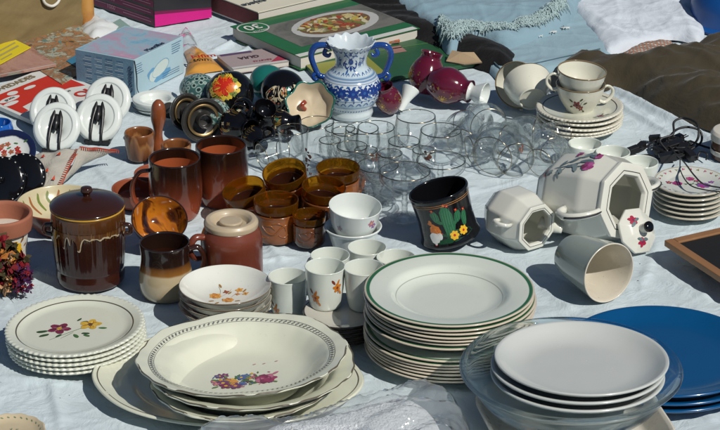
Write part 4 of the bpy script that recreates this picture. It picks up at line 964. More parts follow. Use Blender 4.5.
# creamer
cl = [(0, .2), (2.2, .2, 0), (2.4, 0, .1), (2.7, 0, .1), (4.0, 2.0, .5), (4.05, 5.4, .6), (3.2, 7.6, .3), (3.3, 8.0, .1), (2.5, 8.05, .1), (2.4, 7.6, .1), (3.5, 5.2, .5), (3.4, 2.2, .5), (0, .7)]
d = azd(38, 0); oc = G(536, 227, 3.9)
t = thing('octagonal_creamer', 'small octagonal white jug lying on its side beside the black mug', 'creamer', oc-d*.078*1.12, aim(d, .35)); t.scale = (1.12,)*3; lathe('body', cl, OCT, t, 96, warp=octw)
Mi = Euler(t.rotation_euler).to_matrix().transposed(); lf = Mi @ Vector((-math.cos(R_(38)), -math.sin(R_(38)), .25)); a_l = math.atan2(lf.y, lf.x)
strap('handle', a_l, ((3.6, 6.6), (4.7, 7.0), (5.5, 6.2), (5.3, 5.0), (3.9, 4.6)), .33, t, OCT, .8)
c_, s_ = math.cos(a_l+PI*.98), math.sin(a_l+PI*.98)
strap('spout', a_l+PI*.98, ((2.8, 5.6), (3.9, 7.4), (4.6, 8.4)), [.9, .8, .55], t, OCT, .8)
P = Paint(lambda u, v, e: (*octw(v % (2*PI), u, 0)[:2], 8.02+e)); P.stroke([(2.75, a*PI/48) for a in range(97)], .08, LINE, 1, True); P.build('mouth_line', t)
# lid
d = Vector((.55, -.62, .52)).normalized(); c0 = G(636, 231, 3.2)
t = thing('teapot_lid', 'octagonal white lid with red flowers, propped against the big white pot', 'lid', c0, aim(d, .2))
lp = [(0, -.3), (3.3, -.3), (3.6, 0, .1), (3.55, .35, .1), (2.0, 1.2, .3), (.9, 1.5, .1), (0, 1.55)]
lathe('body', lp, OCT, t, 96, warp=octw); k = lathe('knob', [(0, 1.4), (.75, 1.5), (.75, 2.5, .05), (.8, 2.7, .05), (0, 2.7)], OCT, t, 24); lathe('knob_cap', [(0, 2.72), (.85, 2.72), (.85, 3.2), (.5, 3.4), (0, 3.4)], BLACKG, k, 24)
P = Paint(lambda u, v, e: (u, v, max(.36, min(1.5, .35+(3.55-math.hypot(u, v))*.55))+e+.05))
Mi = Euler(t.rotation_euler).to_matrix().transposed()
for ddx in ((0.0, .9), (0.2, -.9)):
    v_ = Mi @ Vector((ddx[0]-.4, -.2, ddx[1])); L = math.hypot(v_.x, v_.y); u, v = v_.x/L*2.0, v_.y/L*2.0
    P.flower(u, v, .75, red, pk3, 5); P.leaf(u*.8, v*.8, 1.1, math.atan2(v, u)+1.6, st); P.leaf(u*.9, v*.9, 1.0, math.atan2(v, u)-1.9, st)
P.build('floral_motif', t)
# three small cups behind the teapot
for px, py, lab in ((585, 143, 'small white bowl at the left end behind the big white pot'), (613, 151, 'small white bowl in the middle behind the big white pot'), (641, 161, 'small white bowl behind the mouth of the big white pot')):
    tag(lathe('small_bowl', [(0, .2), (1.6, .2), (1.8, 0), (2.2, .2), (2.75, 1.6, .8), (2.85, 3.4), (2.8, 3.6), (2.65, 3.5), (2.5, 1.8, .8), (0, .6)], WHITE, seg=48, loc=at(px, py, 3.6)), lab, 'bowl', 'small white bowls behind the pot')
# tipped off-white beaker, its outside coloured grey-green to stand for shade
d = azd(33, .06); c0 = G(609, 273, 4.7)
bk = [(0, .3), (2.6, .3), (2.8, 0), (3.1, .1), (3.6, 2.0, 1), (4.5, 8.8), (4.6, 9.2), (4.4, 9.3), (4.25, 8.8), (3.3, 2.2, 1), (2.6, .9), (0, .8)]
m_bk = glaze('shaded_offwhite_glaze', (.33, .37, .32), .12, .25, .5, .3, .1, 14)
tag(lathe('tipped_beaker', bk, [m_bk, glaze('cream_inside', (.63, .58, .48), .22, .16, .3, .3, .3)], seg=72, slots=[0]*6+[1]*5, loc=c0-d*.092, rot=aim(d, 0)), 'off-white beaker with shade-toned outside, lying on its side, cream inside, mouth facing out', 'beaker')
# framed slate
q = [G(666, 239, 2.2), G(722, 262, 2.2), G(775, 225, 2.2), G(722, 206, 3.0)]
p0_, p1_, p3_ = G(664, 246, .8), G(716, 300, .8), G(750, 205, 4.5)
p0_, p1_, p3_ = G(664, 246, 2.5), G(735, 293, 2.5), G(745, 214, 2.5)
X = (p1_-p0_); Y = (p3_-p0_); Lx, Ly = X.length*100, Y.length*100; z = X.normalized().cross(Y.normalized()).normalized()
t = thing('framed_slate', 'small blackboard in a light wooden frame at the right edge', 'blackboard', p0_)
M = Matrix((X.normalized(), z.cross(X.normalized()), z)).transposed(); t.rotation_euler = M.to_euler()
vs, fs = [], []; 
for a in ((0, 0, 0, Lx, 1.5, 1), (0, Ly-1.5, 0, Lx, Ly, 1), (0, 1.52, 0, 1.5, Ly-1.52, 1), (Lx-1.5, 1.52, 0, Lx, Ly-1.52, 1)): box_geo(a[0], a[1], a[2], a[3], a[4], a[5], vs, fs)
bevel(link('frame', mesh('frame', vs, fs, False), WOODF, t), .12); vs, fs = [], []; box_geo(1.4, 1.4, .25, Lx-1.4, Ly-1.4, .7, vs, fs); link('board', mesh('board', vs, fs, False), SLATE, t)
vs, fs = [], []; box_geo(3, 3, -2.3, Lx-2, 4.5, -.05, vs, fs); link('foot', mesh('foot', vs, fs, False), WOODF, t)

# ================================================================== blue and white two-handled vase
t = thing('two_handled_vase', 'blue and white painted vase with two blue handles and a frilled mouth', 'vase', at(351, 40, 13.8))
m_v = banded('majolica', [(0, (.50, .56, .58)), (2.7, (.55, .61, .63)), (2.75, (.05, .13, .28)), (2.95, (.34, .46, .55)), (4.1, (.52, .60, .64)), (4.15, (.03, .09, .26)), (4.35, (.40, .50, .58)), (4.5, (.58, .64, .66)), (7.1, (.58, .64, .66)), (7.15, (.03, .09, .26)), (7.3, (.58, .64, .66)), (7.6, (.06, .16, .33)), (7.75, (.5, .57, .6)), (7.95, (.06, .16, .33)), (8.2, (.46, .56, .62)), (14, (.58, .64, .67))][:16], 'z', 0, 14, .006, 40, .13, coat=.5)
vp = [(0, .3), (3.2, .3), (3.3, 0), (3.7, .05), (3.9, .8), (3.7, 1.6, .5), (4.9, 3.4, 1.5), (5.35, 5.6, 2), (4.6, 7.6, 1.4), (2.8, 8.8, 1), (2.6, 10.4, 1.2), (3.3, 12.3, 1.2), (4.1, 13.4, .4), (4.15, 13.7), (3.9, 13.6), (3.0, 12.3, 1), (2.3, 10.4, 1), (2.4, 9, 1), (4.6, 5.4, 1), (0, 1)]
def vw(th, r, z):
    k = max(0, (z-12.2)/1.5) if r > 2.6 else 0; e = 1+.05*k*math.cos(14*th); return r*e*math.cos(th), r*e*math.sin(th), z+k*.16*math.cos(14*th)
lathe('body', vp, m_v, t, 112, warp=vw)
cob, cob2 = paint((.008, .035, .20)), paint((.03, .10, .30)); m_h = glaze('cobalt_glaze', (.012, .055, .24), .12, .35, .6, .2, 0, 60)
for s in (-1, 1):
    h = tube('handle', [(s*3.3, 0, 12.4), (s*4.6, 0, 12.9), (s*6.2, 0, 12.6), (s*6.9, 0, 11.0), (s*6.3, 0, 8.8), (s*5.6, 0, 7.4), (s*4.6, 0, 7.0)], [.45, .55, .6, .55, .5, .5, .5], m_h, t)
    tube('curl', [(s*4.3, 0, 12.2), (s*4.6, -.2, 11.4), (s*3.9, -.2, 11.0), (s*3.5, -.1, 11.5)], [.42, .4, .35, .2], m_h, h); tube('curl', [(s*5.9, 0, 8.0), (s*6.6, -.2, 7.3), (s*6.2, -.2, 6.6), (s*5.6, -.1, 6.9)], [.4, .4, .35, .2], m_h, h)
P = Paint(wall_surf(vp))
for i in range(-5, 6):
    u = i*2.05+.4; P.flower(u, 5.75, 1.0, cob, cob2, 6); P.leaf(u+.5, 5.0, .9, -.4, cob2); P.leaf(u-.5, 6.5, .8, 2.4, cob); P.blob(u+1.0, 6.3, .28, .22, .4, cob); P.blob(u+1.0, 5.0, .22, .22, 0, cob2); P.blob(u+1.05, 5.6, .2, .3, 0, cob2)
for i in range(-14, 15): P.blob(i*.62, 2.0, .18, .12, .3, cob2, 8)
P.blob(0, 10.7, .9, .35, 0, cob2, 12); P.flower(0, 10.9, .7, cob, cob2, 6)
for s in (-1, 1):
    P.stroke([(s*.4, 10.0), (s*1.4, 9.6), (s*2.0, 10.5), (s*1.5, 11.1)], .3, cob, 4); P.stroke([(s*.5, 11.5), (s*1.3, 12.1), (s*2.0, 11.8)], .26, cob2, 4); P.leaf(s*.2, 12.0, .9, PI/2+s*.5, cob); P.leaf(s*.9, 9.5, 1.2, -PI/2+s*.6, cob2); P.leaf(s*2.6, 9.9, .9, 1.2, cob); P.blob(s*1.6, 10.4, .2, .2, 0, cob); P.leaf(s*1.6, 12.4, .6, 1.3, cob)
P.blob(0, 9.6, .3, .5, 0, cob)
for i in range(-7, 8):
    u = i*1.45; P.stroke([(u-.5, 3.3), (u, 3.75), (u+.5, 3.3)], .2, cob2, 3); P.stroke([(u+.2, 8.35), (u+.7, 8.75), (u+1.0, 8.4)], .2, cob2, 3); P.leaf(u+.5, 3.9, .5, 1.5, cob)
for i in range(-8, 9):
    u = i*1.3; P.stroke([(u-.5, 12.9), (u, 12.5), (u+.5, 12.9)], .16, cob, 3); P.leaf(u*.9+.3, 6.75, .7, .3, cob2); P.leaf(u*.9, 4.75, .7, -.3, cob2)
for s in (-1, 1):
    for k in range(9): P.stroke([(s*random.uniform(2.4, 5), random.uniform(9.3, 12)), (s*random.uniform(2.4, 5), random.uniform(9.3, 12))], .14, random.choice((cob, cob2)), 3)
for k in range(14): P.leaf(random.uniform(-1.8, 1.8), random.uniform(9.2, 12.2), random.uniform(.35, .7), random.random()*6, random.choice((cob, cob2)))
for k in range(28): P.blob(2*PI*5.35*(k/28-.5), 13.45, .26, .12, 0, cob2, 8)
P.build('painted_ornament', t)

# ================================================================== burgundy jugs
def jug(label, c, d, sc, spin=0, spout=True):
    t = thing('burgundy_jug', label, 'jug', (0, 0, 0), aim(d, spin)); t.scale = (sc,)*3
    pj = [(0, .2), (1.8, .2), (2.0, 0), (2.4, .2), (3.6, 2.2, 1.6), (3.9, 4.2, 1.6), (2.9, 6.6, 1.4), (2.0, 7.6, .8), (2.4, 8.8, .6), (2.3, 8.9), (1.8, 7.8, .6), (2.6, 6.2, 1.2), (0, 1)]
    lathe('body', pj, BURG, t, 72)
    lathe('gold_band', [(2.04, 7.4), (2.12, 7.5), (2.12, 7.8), (2.08, 7.9)], GOLD, t, 48); P = Paint(wall_surf(pj))
    for u0 in (-6, 0, 6):
        for k in range(10): th = k*PI/5; P.stroke([(u0+math.cos(th)*.45, 4.2+math.sin(th)*.5), (u0+math.cos(th)*.95, 4.2+math.sin(th)*1.05)], .14, GOLD, 1, True)
        P.flower(u0, 4.2, .4, GOLD, WHITE, 6); P.stroke([(u0+.2, 2.8), (u0+.7, 2.2), (u0+1.4, 2.5)], .14, GOLD); P.stroke([(u0-.2, 5.6), (u0-.8, 6.1), (u0-1.4, 5.8)], .14, GOLD)
        for k in range(14): P.stroke([(u0+random.uniform(-2.9, 2.9), random.uniform(1.6, 6.4)) for _ in range(2)][:1]*1+[(u0+random.uniform(-2.9, 2.9), random.uniform(1.6, 6.4))], .05, GOLD, 1) if 0 else P.flower(u0+random.uniform(-2.9, 2.9), random.uniform(1.6, 6.6), random.uniform(.12, .28), GOLD, GOLD, 4)
    P.build('gold_ornament', t)
    if spout: lathe('mouth', [(1.9, 8.6), (1.3, 9.2, .4), (2.4, 11.3, .6), (2.75, 12.0), (2.6, 12.1), (1.9, 11.2, .6), (.9, 9.4, .4), (0, 9.3)], PORC, t, 48)
    t.location = c - (Euler(t.rotation_euler).to_matrix() @ Vector((0, 0, 4.3*sc)))*.01; return t
jug('burgundy jug with gold star standing at the back, behind the tipped one', G(427, 73, 4.2), (.25, .25, 1), .85, 1.2, False)
jug('burgundy jug lying on its side with a white mouth and gold band', G(450, 86, 3.8), azd(64, -.10), .87, .5)
jug('small burgundy and cream jug behind the wine glasses', G(388, 98, 3.2), (-.25, -.3, 1), .62, .2, False)
tag(lathe('white_funnel_spout', [(.5, 0), (.8, 2.4, .6), (1.6, 4.6), (1.5, 4.7), (.6, 2.4), (.4, .1)], PORC, seg=40, loc=G(400, 111, .6), rot=aim((.35, .5, .55))), 'slender white vase neck leaning beside the small burgundy jug', 'vase')

# ================================================================== dark painted pots
SPK = glaze('speckled_green_black', (.02, .03, .03), .12, .3, .6, .2)
m, tt_, pp_ = nodes('lace_glaze'); v = N(tt_, 'TexVoronoi', feature='F1'); v.inputs['Scale'].default_value = 115; tt_.links.new(coords(tt_), v.inputs['Vector'])
r_ = N(tt_, 'ValToRGB'); e = r_.color_ramp.elements; e[0].position = .30; e[0].color = (.012, .03, .028, 1); e[1].position = .44; e[1].color = (.32, .42, .38, 1); k = e.new(.62); k.color = (.04, .10, .09, 1)
tt_.links.new(v.outputs[0], r_.inputs[0]); tt_.links.new(r_.outputs[0], pp_.inputs['Base Color']); pp_.inputs['Roughness'].default_value = .14; pp_.inputs['Coat Weight'].default_value = .5; bump(tt_, pp_, 30, .2); LACE = m
def ovoid(label, name, c, d, r, L, mats, neck=.45, neckL=1.6, spin=0, cat='vase', slots=None, dome=False):
    t = thing(name, label, cat, (0, 0, 0), aim(d, spin))
    pv = [(0, .1), (r*.45, .1), (r*.5, 0), (r*.58, .2), (r*.95, L*.3, r*.5), (r, L*.55, r*.5), (r*.75, L*.85, r*.35), (r*neck, L, .4), (r*neck*1.25, L+neckL, .2), (r*neck*1.2, L+neckL+.12), (r*neck*.9, L, .3), (0, L*.8)]
    if dome: pv = [(0, .1), (r*.45, .1), (r*.5, 0), (r*.58, .2), (r*.97, L*.32, r*.5), (r*.97, L*.72, r*.55), (r*.5, L*.98, r*.4), (0, L)]
    lathe('body', pv, mats, t, 64); t.location = c-(Euler(t.rotation_euler).to_matrix() @ Vector((0, 0, L*.5)))*.01; return t, pv
t, _ = ovoid('teal-black jug with a lacy pale net pattern, lying beside the orange-flowered pot', 'lace_pattern_jug', G(200, 92, 3.4), azd(52, -.18), 3.3, 6.8, LACE, .5, 2.2)
tube('handle', [(1.0, 2.6, 5.5), (2.6, 3.0, 7.8), (2.4, 1.9, 9.6), (1.3, 1.0, 9.2)], .5, SPK, t)
t, pv = ovoid('black round pot with a glowing red and yellow flower', 'flower_painted_pot', G(230, 94, 4.4), (-.1, .35, .9), 4.3, 8.0, BLACKG, .45, 1.0, dome=True)
P = Paint(wall_surf(pv)); Mi = Euler(t.rotation_euler).to_matrix().transposed(); v_ = Mi @ Vector((-.25, -.9, .2)); a0 = math.atan2(v_.y, v_.x); wu = (a0+PI/2+PI) % (2*PI)-PI
fr, fo, fy, fg = paint((.50, .02, .008)), paint((.62, .14, .008)), paint((.60, .42, .04)), paint((.16, .20, .03))
for k in range(15):
    th = 2*PI*k/15; P.blob(wu*4.3+math.cos(th)*2.3, 5.4+math.sin(th)*1.7, .85, .6, th, (fy, fg, fy)[k % 3], rag=.25)
for k in range(46): th = random.random()*2*PI; rr = random.uniform(2.0, 2.9); P.blob(wu*4.3+math.cos(th)*rr, 5.4+math.sin(th)*rr*.75, .11, .11, 0, ink((.01, .012, .01)), 6)
for k in range(9): th = 2*PI*k/9; P.blob(wu*4.3+math.cos(th)*1.3, 5.5+math.sin(th)*.9, .95, .7, th, (fo, fr)[k % 2], rag=.2)
for k in range(6): th = 2*PI*k/6; P.blob(wu*4.3+math.cos(th)*.6-.2, 5.6+math.sin(th)*.5, .7, .5, th, fr, rag=.2)
for k in range(10): th = random.random()*2*PI; P.stroke([(wu*4.3+math.cos(th)*.6, 5.4+math.sin(th)*.5), (wu*4.3+math.cos(th)*1.9, 5.4+math.sin(th)*1.4)], .12, (fo, fy)[k % 2], 2)
P.build('painted_flower', t)
def small_motifs(P, area, n, cols_):
    for k in range(n):
        u, v = random.uniform(*area[0]), random.uniform(*area[1]); P.stroke([(u, v), (u+random.uniform(-.6, .6), v+.5), (u+random.uniform(-.7, .7), v+.7)], .22, random.choice(cols_), 3)
crm, sal, org = paint((.55, .48, .32)), paint((.38, .10, .06)), paint((.50, .24, .06))
TEAL = glaze('teal_glaze', (.01, .13, .11), .15, .2, .5)
t, pv = ovoid('teal domed lid with a cream and brown brocade panel', 'teal_lidded_pot', G(268, 82, 3.6), (.2, -.25, .9), 3.4, 5.6, TEAL, .4, .6, cat='pot', dome=True)
P = Paint(wall_surf(pv))
pf1 = P.f; P.f = lambda u, v, e, f=pf1: f(u, min(5.3, v+.6), e)
for k in range(-6, 7): P.blob(k*.55, 3.4-.03*k*k, .32, .9, 0, BLACKG, 10); P.blob(k*.55, 3.2-.03*k*k, .2, .55, .3, (sal, org, crm)[k % 3], 10, .3)
small_motifs(P, ((-3, 3), (2.6, 3.6)), 26, (crm, crm, sal)); P.stroke([(-3.6, 3.4), (-1.8, 4.3), (0, 4.6), (1.8, 4.3), (3.6, 3.4)], .22, crm, 6); P.build('painted_panel', t)
t, pv = ovoid('black globe pot with orange and cream brocade and white outlines', 'brocade_pot', G(283, 91, 4.0), (.1, -.45, .8), 4.0, 6.8, BLACKG, .4, .8, cat='pot', dome=True)
P = Paint(wall_surf([(4.0*.55, 0), (3.88, 1.6), (3.9, 3.2), (3.88, 4.2), (3.5, 5.2), (2.4, 6.35), (1.4, 6.7), (.6, 6.8)])); pf2 = P.f; P.f = lambda u, v, e, f=pf2: f(u, min(6.6, v+.9), e+.04)
for u, v, a, b in ((-2.2, 3.0, 1.3, 1.5), (.4, 2.8, 1.3, 1.5), (2.6, 4.0, 1.3, 1.4), (-3.6, 4.6, .9, 1.0), (-.8, 5.2, 1.0, .8)):
    P.blob(u, v, a+.14, b+.14, 0, crm, 16, .12); P.blob(u, v, a, b, 0, BLACKG, 16, .12)
    for k in range(10): P.blob(u+random.uniform(-.7, .7)*a, v+random.uniform(-.7, .7)*b, .22, .16, random.random()*3, (org, sal, crm)[k % 3], 8, .3)
P.stroke([(-3, 6), (-1, 4.2), (1.4, 4.6), (2, 6)], .18, crm, 5); P.stroke([(1.4, 4.6), (3.2, 5.6), (4.6, 4.6)], .18, crm, 5); P.blob(.7, 5.6, .8, .6, 0, TEAL, 12); P.build('painted_panel', t)
for (px, py, z), d, r, L, lab, ha in (((236, 125, 2.9), azd(40, .1), 2.9, 6.0, 'shiny black jug lying in front of the red-flowered pot', 1.2), ((259, 121, 3.0), (.3, -.5, .8), 3.1, 5.6, 'shiny black pot tilted forward in the middle of the dark group', 2.5),
                                       ((254, 138, 2.2), azd(20, 0), 2.1, 4.8, 'small glossy black pot lying foremost of the dark group', .4), ((279, 122, 2.3), azd(70, .1), 2.3, 4.6, 'glossy black pot lying beside the cream shell-shaped bowl', 4)):
    t, pv = ovoid(lab, 'black_pot', G(px, py, z), d, r, L, BLACKG, .5, 1.2, 0, 'pot'); c, s = math.cos(ha), math.sin(ha)
    P = Paint(wall_surf(pv))
    for k in range(34): th = random.uniform(-PI, PI)*r; P.flower(th, random.uniform(L*.3, L*.75), random.uniform(.15, .4), random.choice((crm, GOLD, TEAL, sal)), GOLD, 4) if k % 3 else P.stroke([(th, L*.45), (th+.5, L*.6), (th+.2, L*.75)], .12, GOLD, 3)
    P.build('gold_ornament', t)
    tube('handle', [(x*c*r/3.2, x*s*r/3.2, z_*L/6.2) for x, z_ in ((2.9, 2), (4.4, 2.2), (5.0, 4.2), (4.2, 6.2), (2.2, 6.0))], .4, BLACKG, t)
# lacy dark vase lower
t, pv = ovoid('dark teal speckled vase whose neck points at the rust-brown mugs', 'speckled_vase', G(215, 115, 3.0), azd(30, 0), 2.9, 6.4, LACE, .4, 1.6)
# shell bowl
d = Vector((-.1, -.72, .62)); c0 = G(310, 104, 4.2)
t = thing('shell_bowl', 'cream bowl with a wavy green edge tipped forward, a red spot inside', 'bowl', c0-d.normalized()*.035, aim(d, .3))
sw = lambda th, r, z: (r*(1+.05*(r/4)*math.cos(7*th))*math.cos(th), r*(1+.05*(r/4)*math.cos(7*th))*math.sin(th), z+.25*(r/4)**2*math.cos(7*th))
lathe('body', [(0, .2), (1.6, .2), (1.8, 0), (2.2, .1), (3.6, 1.6, 1), (4.3, 3.4), (4.2, 3.6), (3.95, 3.45), (3.0, 1.5, 1), (0, .8)], [glaze('green_shell', (.02, .09, .05), .2), glaze('cream_shell', (.56, .47, .33), .3, .15), TEAL], t, 84, warp=sw, slots=[0]*6+[2]+[1]*4)
tube('handle', [(-1.2, .2, 1.0), (-1.5, .6, 2.2), (-.8, 1.2, 2.0)], .42, glaze('red_spot', (.25, .04, .02)), t)
# black and brass candlesticks
BRS = glaze('aged_brass', (.30, .20, .09), .3, .3, 0, .2, 0, metal=.85); DKM = glaze('dark_metal', (.03, .028, .025), .25, .4, .2, .3, 0)
for (px, py, z), d, sc, lab in (((186, 112, 3.2), azd(38, .25), .85, 'black round candlestick foot lying behind the brass-ringed one'), ((203, 120, 3.6), azd(22, .15), 1.0, 'dark candlestick lying on its side with a brass-ringed foot')):
    t = thing('candlestick', lab, 'candlestick', (0, 0, 0), aim(d)); t.scale = (sc,)*3
    lathe('stem', [(0, -7), (1.6, -7), (1.7, -6.2), (.9, -5.4), (.7, -3.4, .5), (1.2, -2.6), (1.0, -1), (0, -1)], DKM, t, 40); lathe('foot', [(0, -1.1), (1.2, -1), (3.6, -.6, .5), (3.9, .2), (3.8, .5), (3.3, .4), (3.0, 0), (1.9, -.5, .4), (0, -.6)], DKM, t, 64)
    lathe('brass_ring', [(2.4, -.1), (2.9, .15), (2.75, .42), (2.3, .25), (2.4, -.1)], BRS, t, 56); lathe('cup', [(0, -.5), (1.2, -.4), (1.3, 1.4), (1.1, 1.5), (1.0, .2), (0, .1)], DKM, t, 40)
    t.location = G(px, py, z)
# wooden mortars and pestle
mo = [(0, .2), (1.7, .2), (1.9, 0), (2.2, .3), (2.45, 2.4, 1), (2.5, 4.6), (2.35, 4.9), (2.1, 4.6), (2.0, 1.4, .8), (0, 1)]
a = tag(lathe('wooden_mortar', mo, WOOD, seg=56, loc=at(139, 131, 4.9)), 'turned wooden mortar standing free, nearest the white upright discs', 'mortar', 'wooden mortars'); dup(a, at(176, 143, 4.9), (0, 0, 2.2), 'wooden mortar right behind the rust-brown mug')
d = Vector((.02, -.02, 1)); tag(lathe('wooden_pestle', [(0, 0), (1.0, .2, .3), (1.15, 1.2, .5), (.7, 2.6, .8), (.75, 4, .8), (1.35, 6, 1.2), (1.15, 8.4, 1), (.4, 9.2), (0, 9.25)], glaze('polished_cherry', (.22, .06, .02), .2, .3, .4), seg=40, loc=at(158, 152, 0), rot=(R_(-4), R_(2), 0)), 'polished reddish wooden pestle standing upright between the two mortars', 'pestle')
# white oval dish with strap
t = thing('oval_ashtray', 'white oval dish with a dark rim line lying before the blue insole box', 'dish', at(155, 97, 2.2), (0, 0, .1))
lathe('body', [(0, .3), (2.6, .3), (2.8, 0), (3.3, .1), (4.0, 1.6, .5), (4.05, 2.1), (3.8, 2.2), (2.8, 2.0), (2.5, 1.6), (2.2, .9), (0, .8)], PORC, t, 72, warp=lambda th, r, z: (r*math.cos(th), r*math.sin(th)*.95, z))
tube('rim_line', [(4.12*math.cos(a*PI/20), 3.92*math.sin(a*PI/20), .9) for a in range(41)], .09, PLBLACK, t, 6, 1)
# upright white discs in black forks
def disc(px, py, lab, az=-8):
    t = thing('fork_held_disc', lab, 'plate holder', at(px, py+20, 0), (0, 0, R_(az)), 'white discs in black forks')
    b = thing('disc', None, None); b.parent = t; b.rotation_euler = (R_(68), 0, 0); b.location = (0, .012, .047)
    bpy.data.objects.remove(b)
    def tw(th, r, z):
        a = R_(54); x, y0 = r*math.cos(th), r*math.sin(th)*1.12; y, zz = y0*math.cos(a)-z*math.sin(a), y0*math.sin(a)+z*math.cos(a); return x*1.06, y+1.7, zz+3.4
    lathe('disc', [(0, -.7), (3.2, -.7), (3.75, -.3, .3), (3.85, .6), (3.6, 1.25, .3), (2.75, 1.4), (2.6, 1.2), (0, 1.2)], PORC, t, 72, warp=tw)
    vs, fs = [], []
    for s in (-.42, .42): tube_geo([(s*2.1, -1.5, .3), (s*2.2, -1.35, 1.6), (s*2.1, .25, 3.7), (s*1.5, 1.7, 5.2), (s*1.0, 2.9, 6.7)], [.30, .24, .30, .50, .10], 8, 4, 1, vs, fs)
    tube_geo([(0, .0, 3.6), (0, .8, 4.5), (0, 1.9, 5.7)], [.30, .62, .35], 8, 4, 1, vs, fs)
    link('fork', mesh('fork', vs, fs), PLBLACK, t)
    vs, fs = [], []; box_geo(-1.9, -1.5, 0, 2.4, -.5, .7, vs, fs); box_geo(-2.2, -1.2, 0, -1.6, 2.4, .5, vs, fs); box_geo(1.7, -.48, 0, 2.3, 2.4, .5, vs, fs); bevel(link('base', mesh('base', vs, fs, False), PLBLACK, t), .12)
disc(52, 114, 'white upright disc in a black fork, rear one of the left pair'); disc(56, 130, 'white disc in a black fork, front one of the left pair, by the napkin')
disc(107, 103, 'white disc in a black fork, rear one of the right pair, by the box'); disc(98, 121, 'white upright disc in a black fork, front one of the right pair')
# black round lids at left, painted plate, blue cup
for (px, py, z), r, lab in (((22, 176, 3.6), 3.8, 'black round lid leaning against the stitched napkin'), ((1, 180, 3.8), 3.9, 'black round lid cut by the left edge of the photo')):
    d = azd(-6, .6); t = thing('black_lid', lab, 'platter', G(px, py, z), aim(d), 'black round lids'); lathe('body', [(0, -.3), (r-.2, -.9), (r, -.8), (r, -.3), (r-.5, .1, .4), (1.5, .5, .4), (0, .6)], BLACKG, t, 64); lathe('knob', [(.3, .55), (.35, .9), (.75, 1.3), (.5, 1.7), (0, 1.75)], BLACKG, t, 24)
    dots = ink((.45, .45, .42)); P = Paint(lambda u, v, e, r=r: (u*math.cos(v)*r, u*math.sin(v)*r, .02 if u < .9 else -.28+e))
    for k in range(20): vv = 2*PI*k/20; P.vs += []; base_ = len(P.vs); P.mi.append(P.slot(dots)); P.fs.append((base_, base_+1, base_+2, base_+3)); P.vs += [((r*.93)*math.cos(vv+q)*w_, (r*.93)*math.sin(vv+q)*w_, .06) for q, w_ in ((-.03, .98), (.03, .98), (.03, 1.03), (-.03, 1.03))]
    P.build('dotted_edge', t)
t = thing('painted_plate', 'plate with dark blue border and red flowers, leaning behind the black lids', 'plate', G(8, 158, 3.2), aim((-.1, -.45, .8)))
pq = [(0, .2), (2.4, .2), (3.2, .3, .4), (5.0, 1.2), (4.9, 1.4), (3.2, .7, .4), (0, .5)]
lathe('body', pq, banded('blue_border_glaze', [(0, (.60, .62, .60)), (3.7, (.60, .62, .60)), (3.9, (.01, .015, .05)), (5.1, (.012, .02, .07))], 'r', 0, 5.2, .1, 60, .15, coat=.4), t, 72); P = Paint(plate_surf(pq))
for k in range(9): P.flower(random.uniform(-2.2, 2.2), random.uniform(0, 2.6), .5, (rd, sal)[k % 2], gr, 5)
for k in range(10): P.leaf(random.uniform(-2.6, 2.6), random.uniform(-1, 3), .8, random.random()*6, gr)
P.build('floral_motif', t)
tag(lathe('blue_cup', [(0, 0), (1.8, 0), (2.2, .4), (2.6, 3.4, 1), (2.2, 5), (2.0, 5), (2.2, 3), (0, 1)], glaze('bright_blue_glass', (.01, .10, .42), .1, .2, .6), seg=48, loc=at(-2, 122, 5)), 'bright blue cup at the left edge beyond the painted plate', 'cup')
# stitched napkin: stiff cloth folded to a wing
lin = fabric('grey_linen', (.40, .38, .33), .9, 1200, .4, .15, 30, .5, 12)
t = thing('stitched_napkin', 'folded grey-beige napkin edged with red blanket stitch', 'napkin', at(70, 170, 0)); O = t.location*100
A = [Vector(G(px, py, z))*100-O for px, py, z in ((28, 186, 1.5), (34, 152, 5.0), (54, 148, 5.6), (80, 146, 5.8), (58, 186, .6))]
def patch(name, c00, c10, c11, c01, n, mm, parent, bulge=0, nz=.15, thick=.12, wob=0):
    vs, fs = [], []; nrm = (c10-c00).cross(c01-c00).normalized()
    for j in range(n+1):
        for i in range(n+1):
            u, v = i/n, j/n; p = c00*(1-u)*(1-v)+c10*u*(1-v)+c11*u*v+c01*(1-u)*v
            p = p+nrm*(bulge*math.sin(PI*u)*math.sin(PI*v)+nz*noise.noise(p*.5+Vector((3, 1, 2)))*2+wob*math.sin(u*9+v*2)); vs.append(tuple(p))
    for j in range(n):
        for i in range(n): a = j*(n+1)+i; fs.append((a, a+1, a+n+2, a+n+1))
    o = link(name, mesh(name, vs, fs), mm, parent); md = o.modifiers.new('thickness', 'SOLIDIFY'); md.thickness = thick*.01; md.offset = -1; return o, vs
a0_, a1_, a2_ = (Vector(G(27, 194, .3))*100-O), (Vector(G(56, 196, .3))*100-O), (Vector(G(80, 147, 5.4))*100-O); a3_ = (Vector(G(34, 154, 4.4))*100-O)
_, va_ = patch('cloth', a0_, a1_, a2_, a3_, 26, lin, t, .9, .25, .15, .12)
b1_ = Vector(G(119, 151, 3.0))*100-O; b2_ = Vector(G(66, 168, .6))*100-O
_, vb_ = patch('flap', a1_, b2_, b1_, a2_, 22, lin, t, .3, .2, .15, .06)
rs = ink((.45, .05, .02)); vs, fs = [], []
e1 = [Vector(va_[j*27+26]) for j in range(27)]; e2 = [Vector(vb_[22*23+i]) for i in range(22, -1, -1)]
for edge_, side in ((e1, Vector((-1, 0, .1))), (e2, Vector((0, -.55, -.75)))):
    P_ = smoothpath(edge_, 1); tube_geo([p+Vector((0, -.10, .14)) for p in P_], .07, 6, 1, 1, vs, fs)
    for i in range(0, len(P_)-1): p = P_[i]; q2 = p+side*.62; tube_geo([p+Vector((0, -.14, .14)), q2+Vector((0, -.2, .22))], .07, 5, 1, 1, vs, fs)
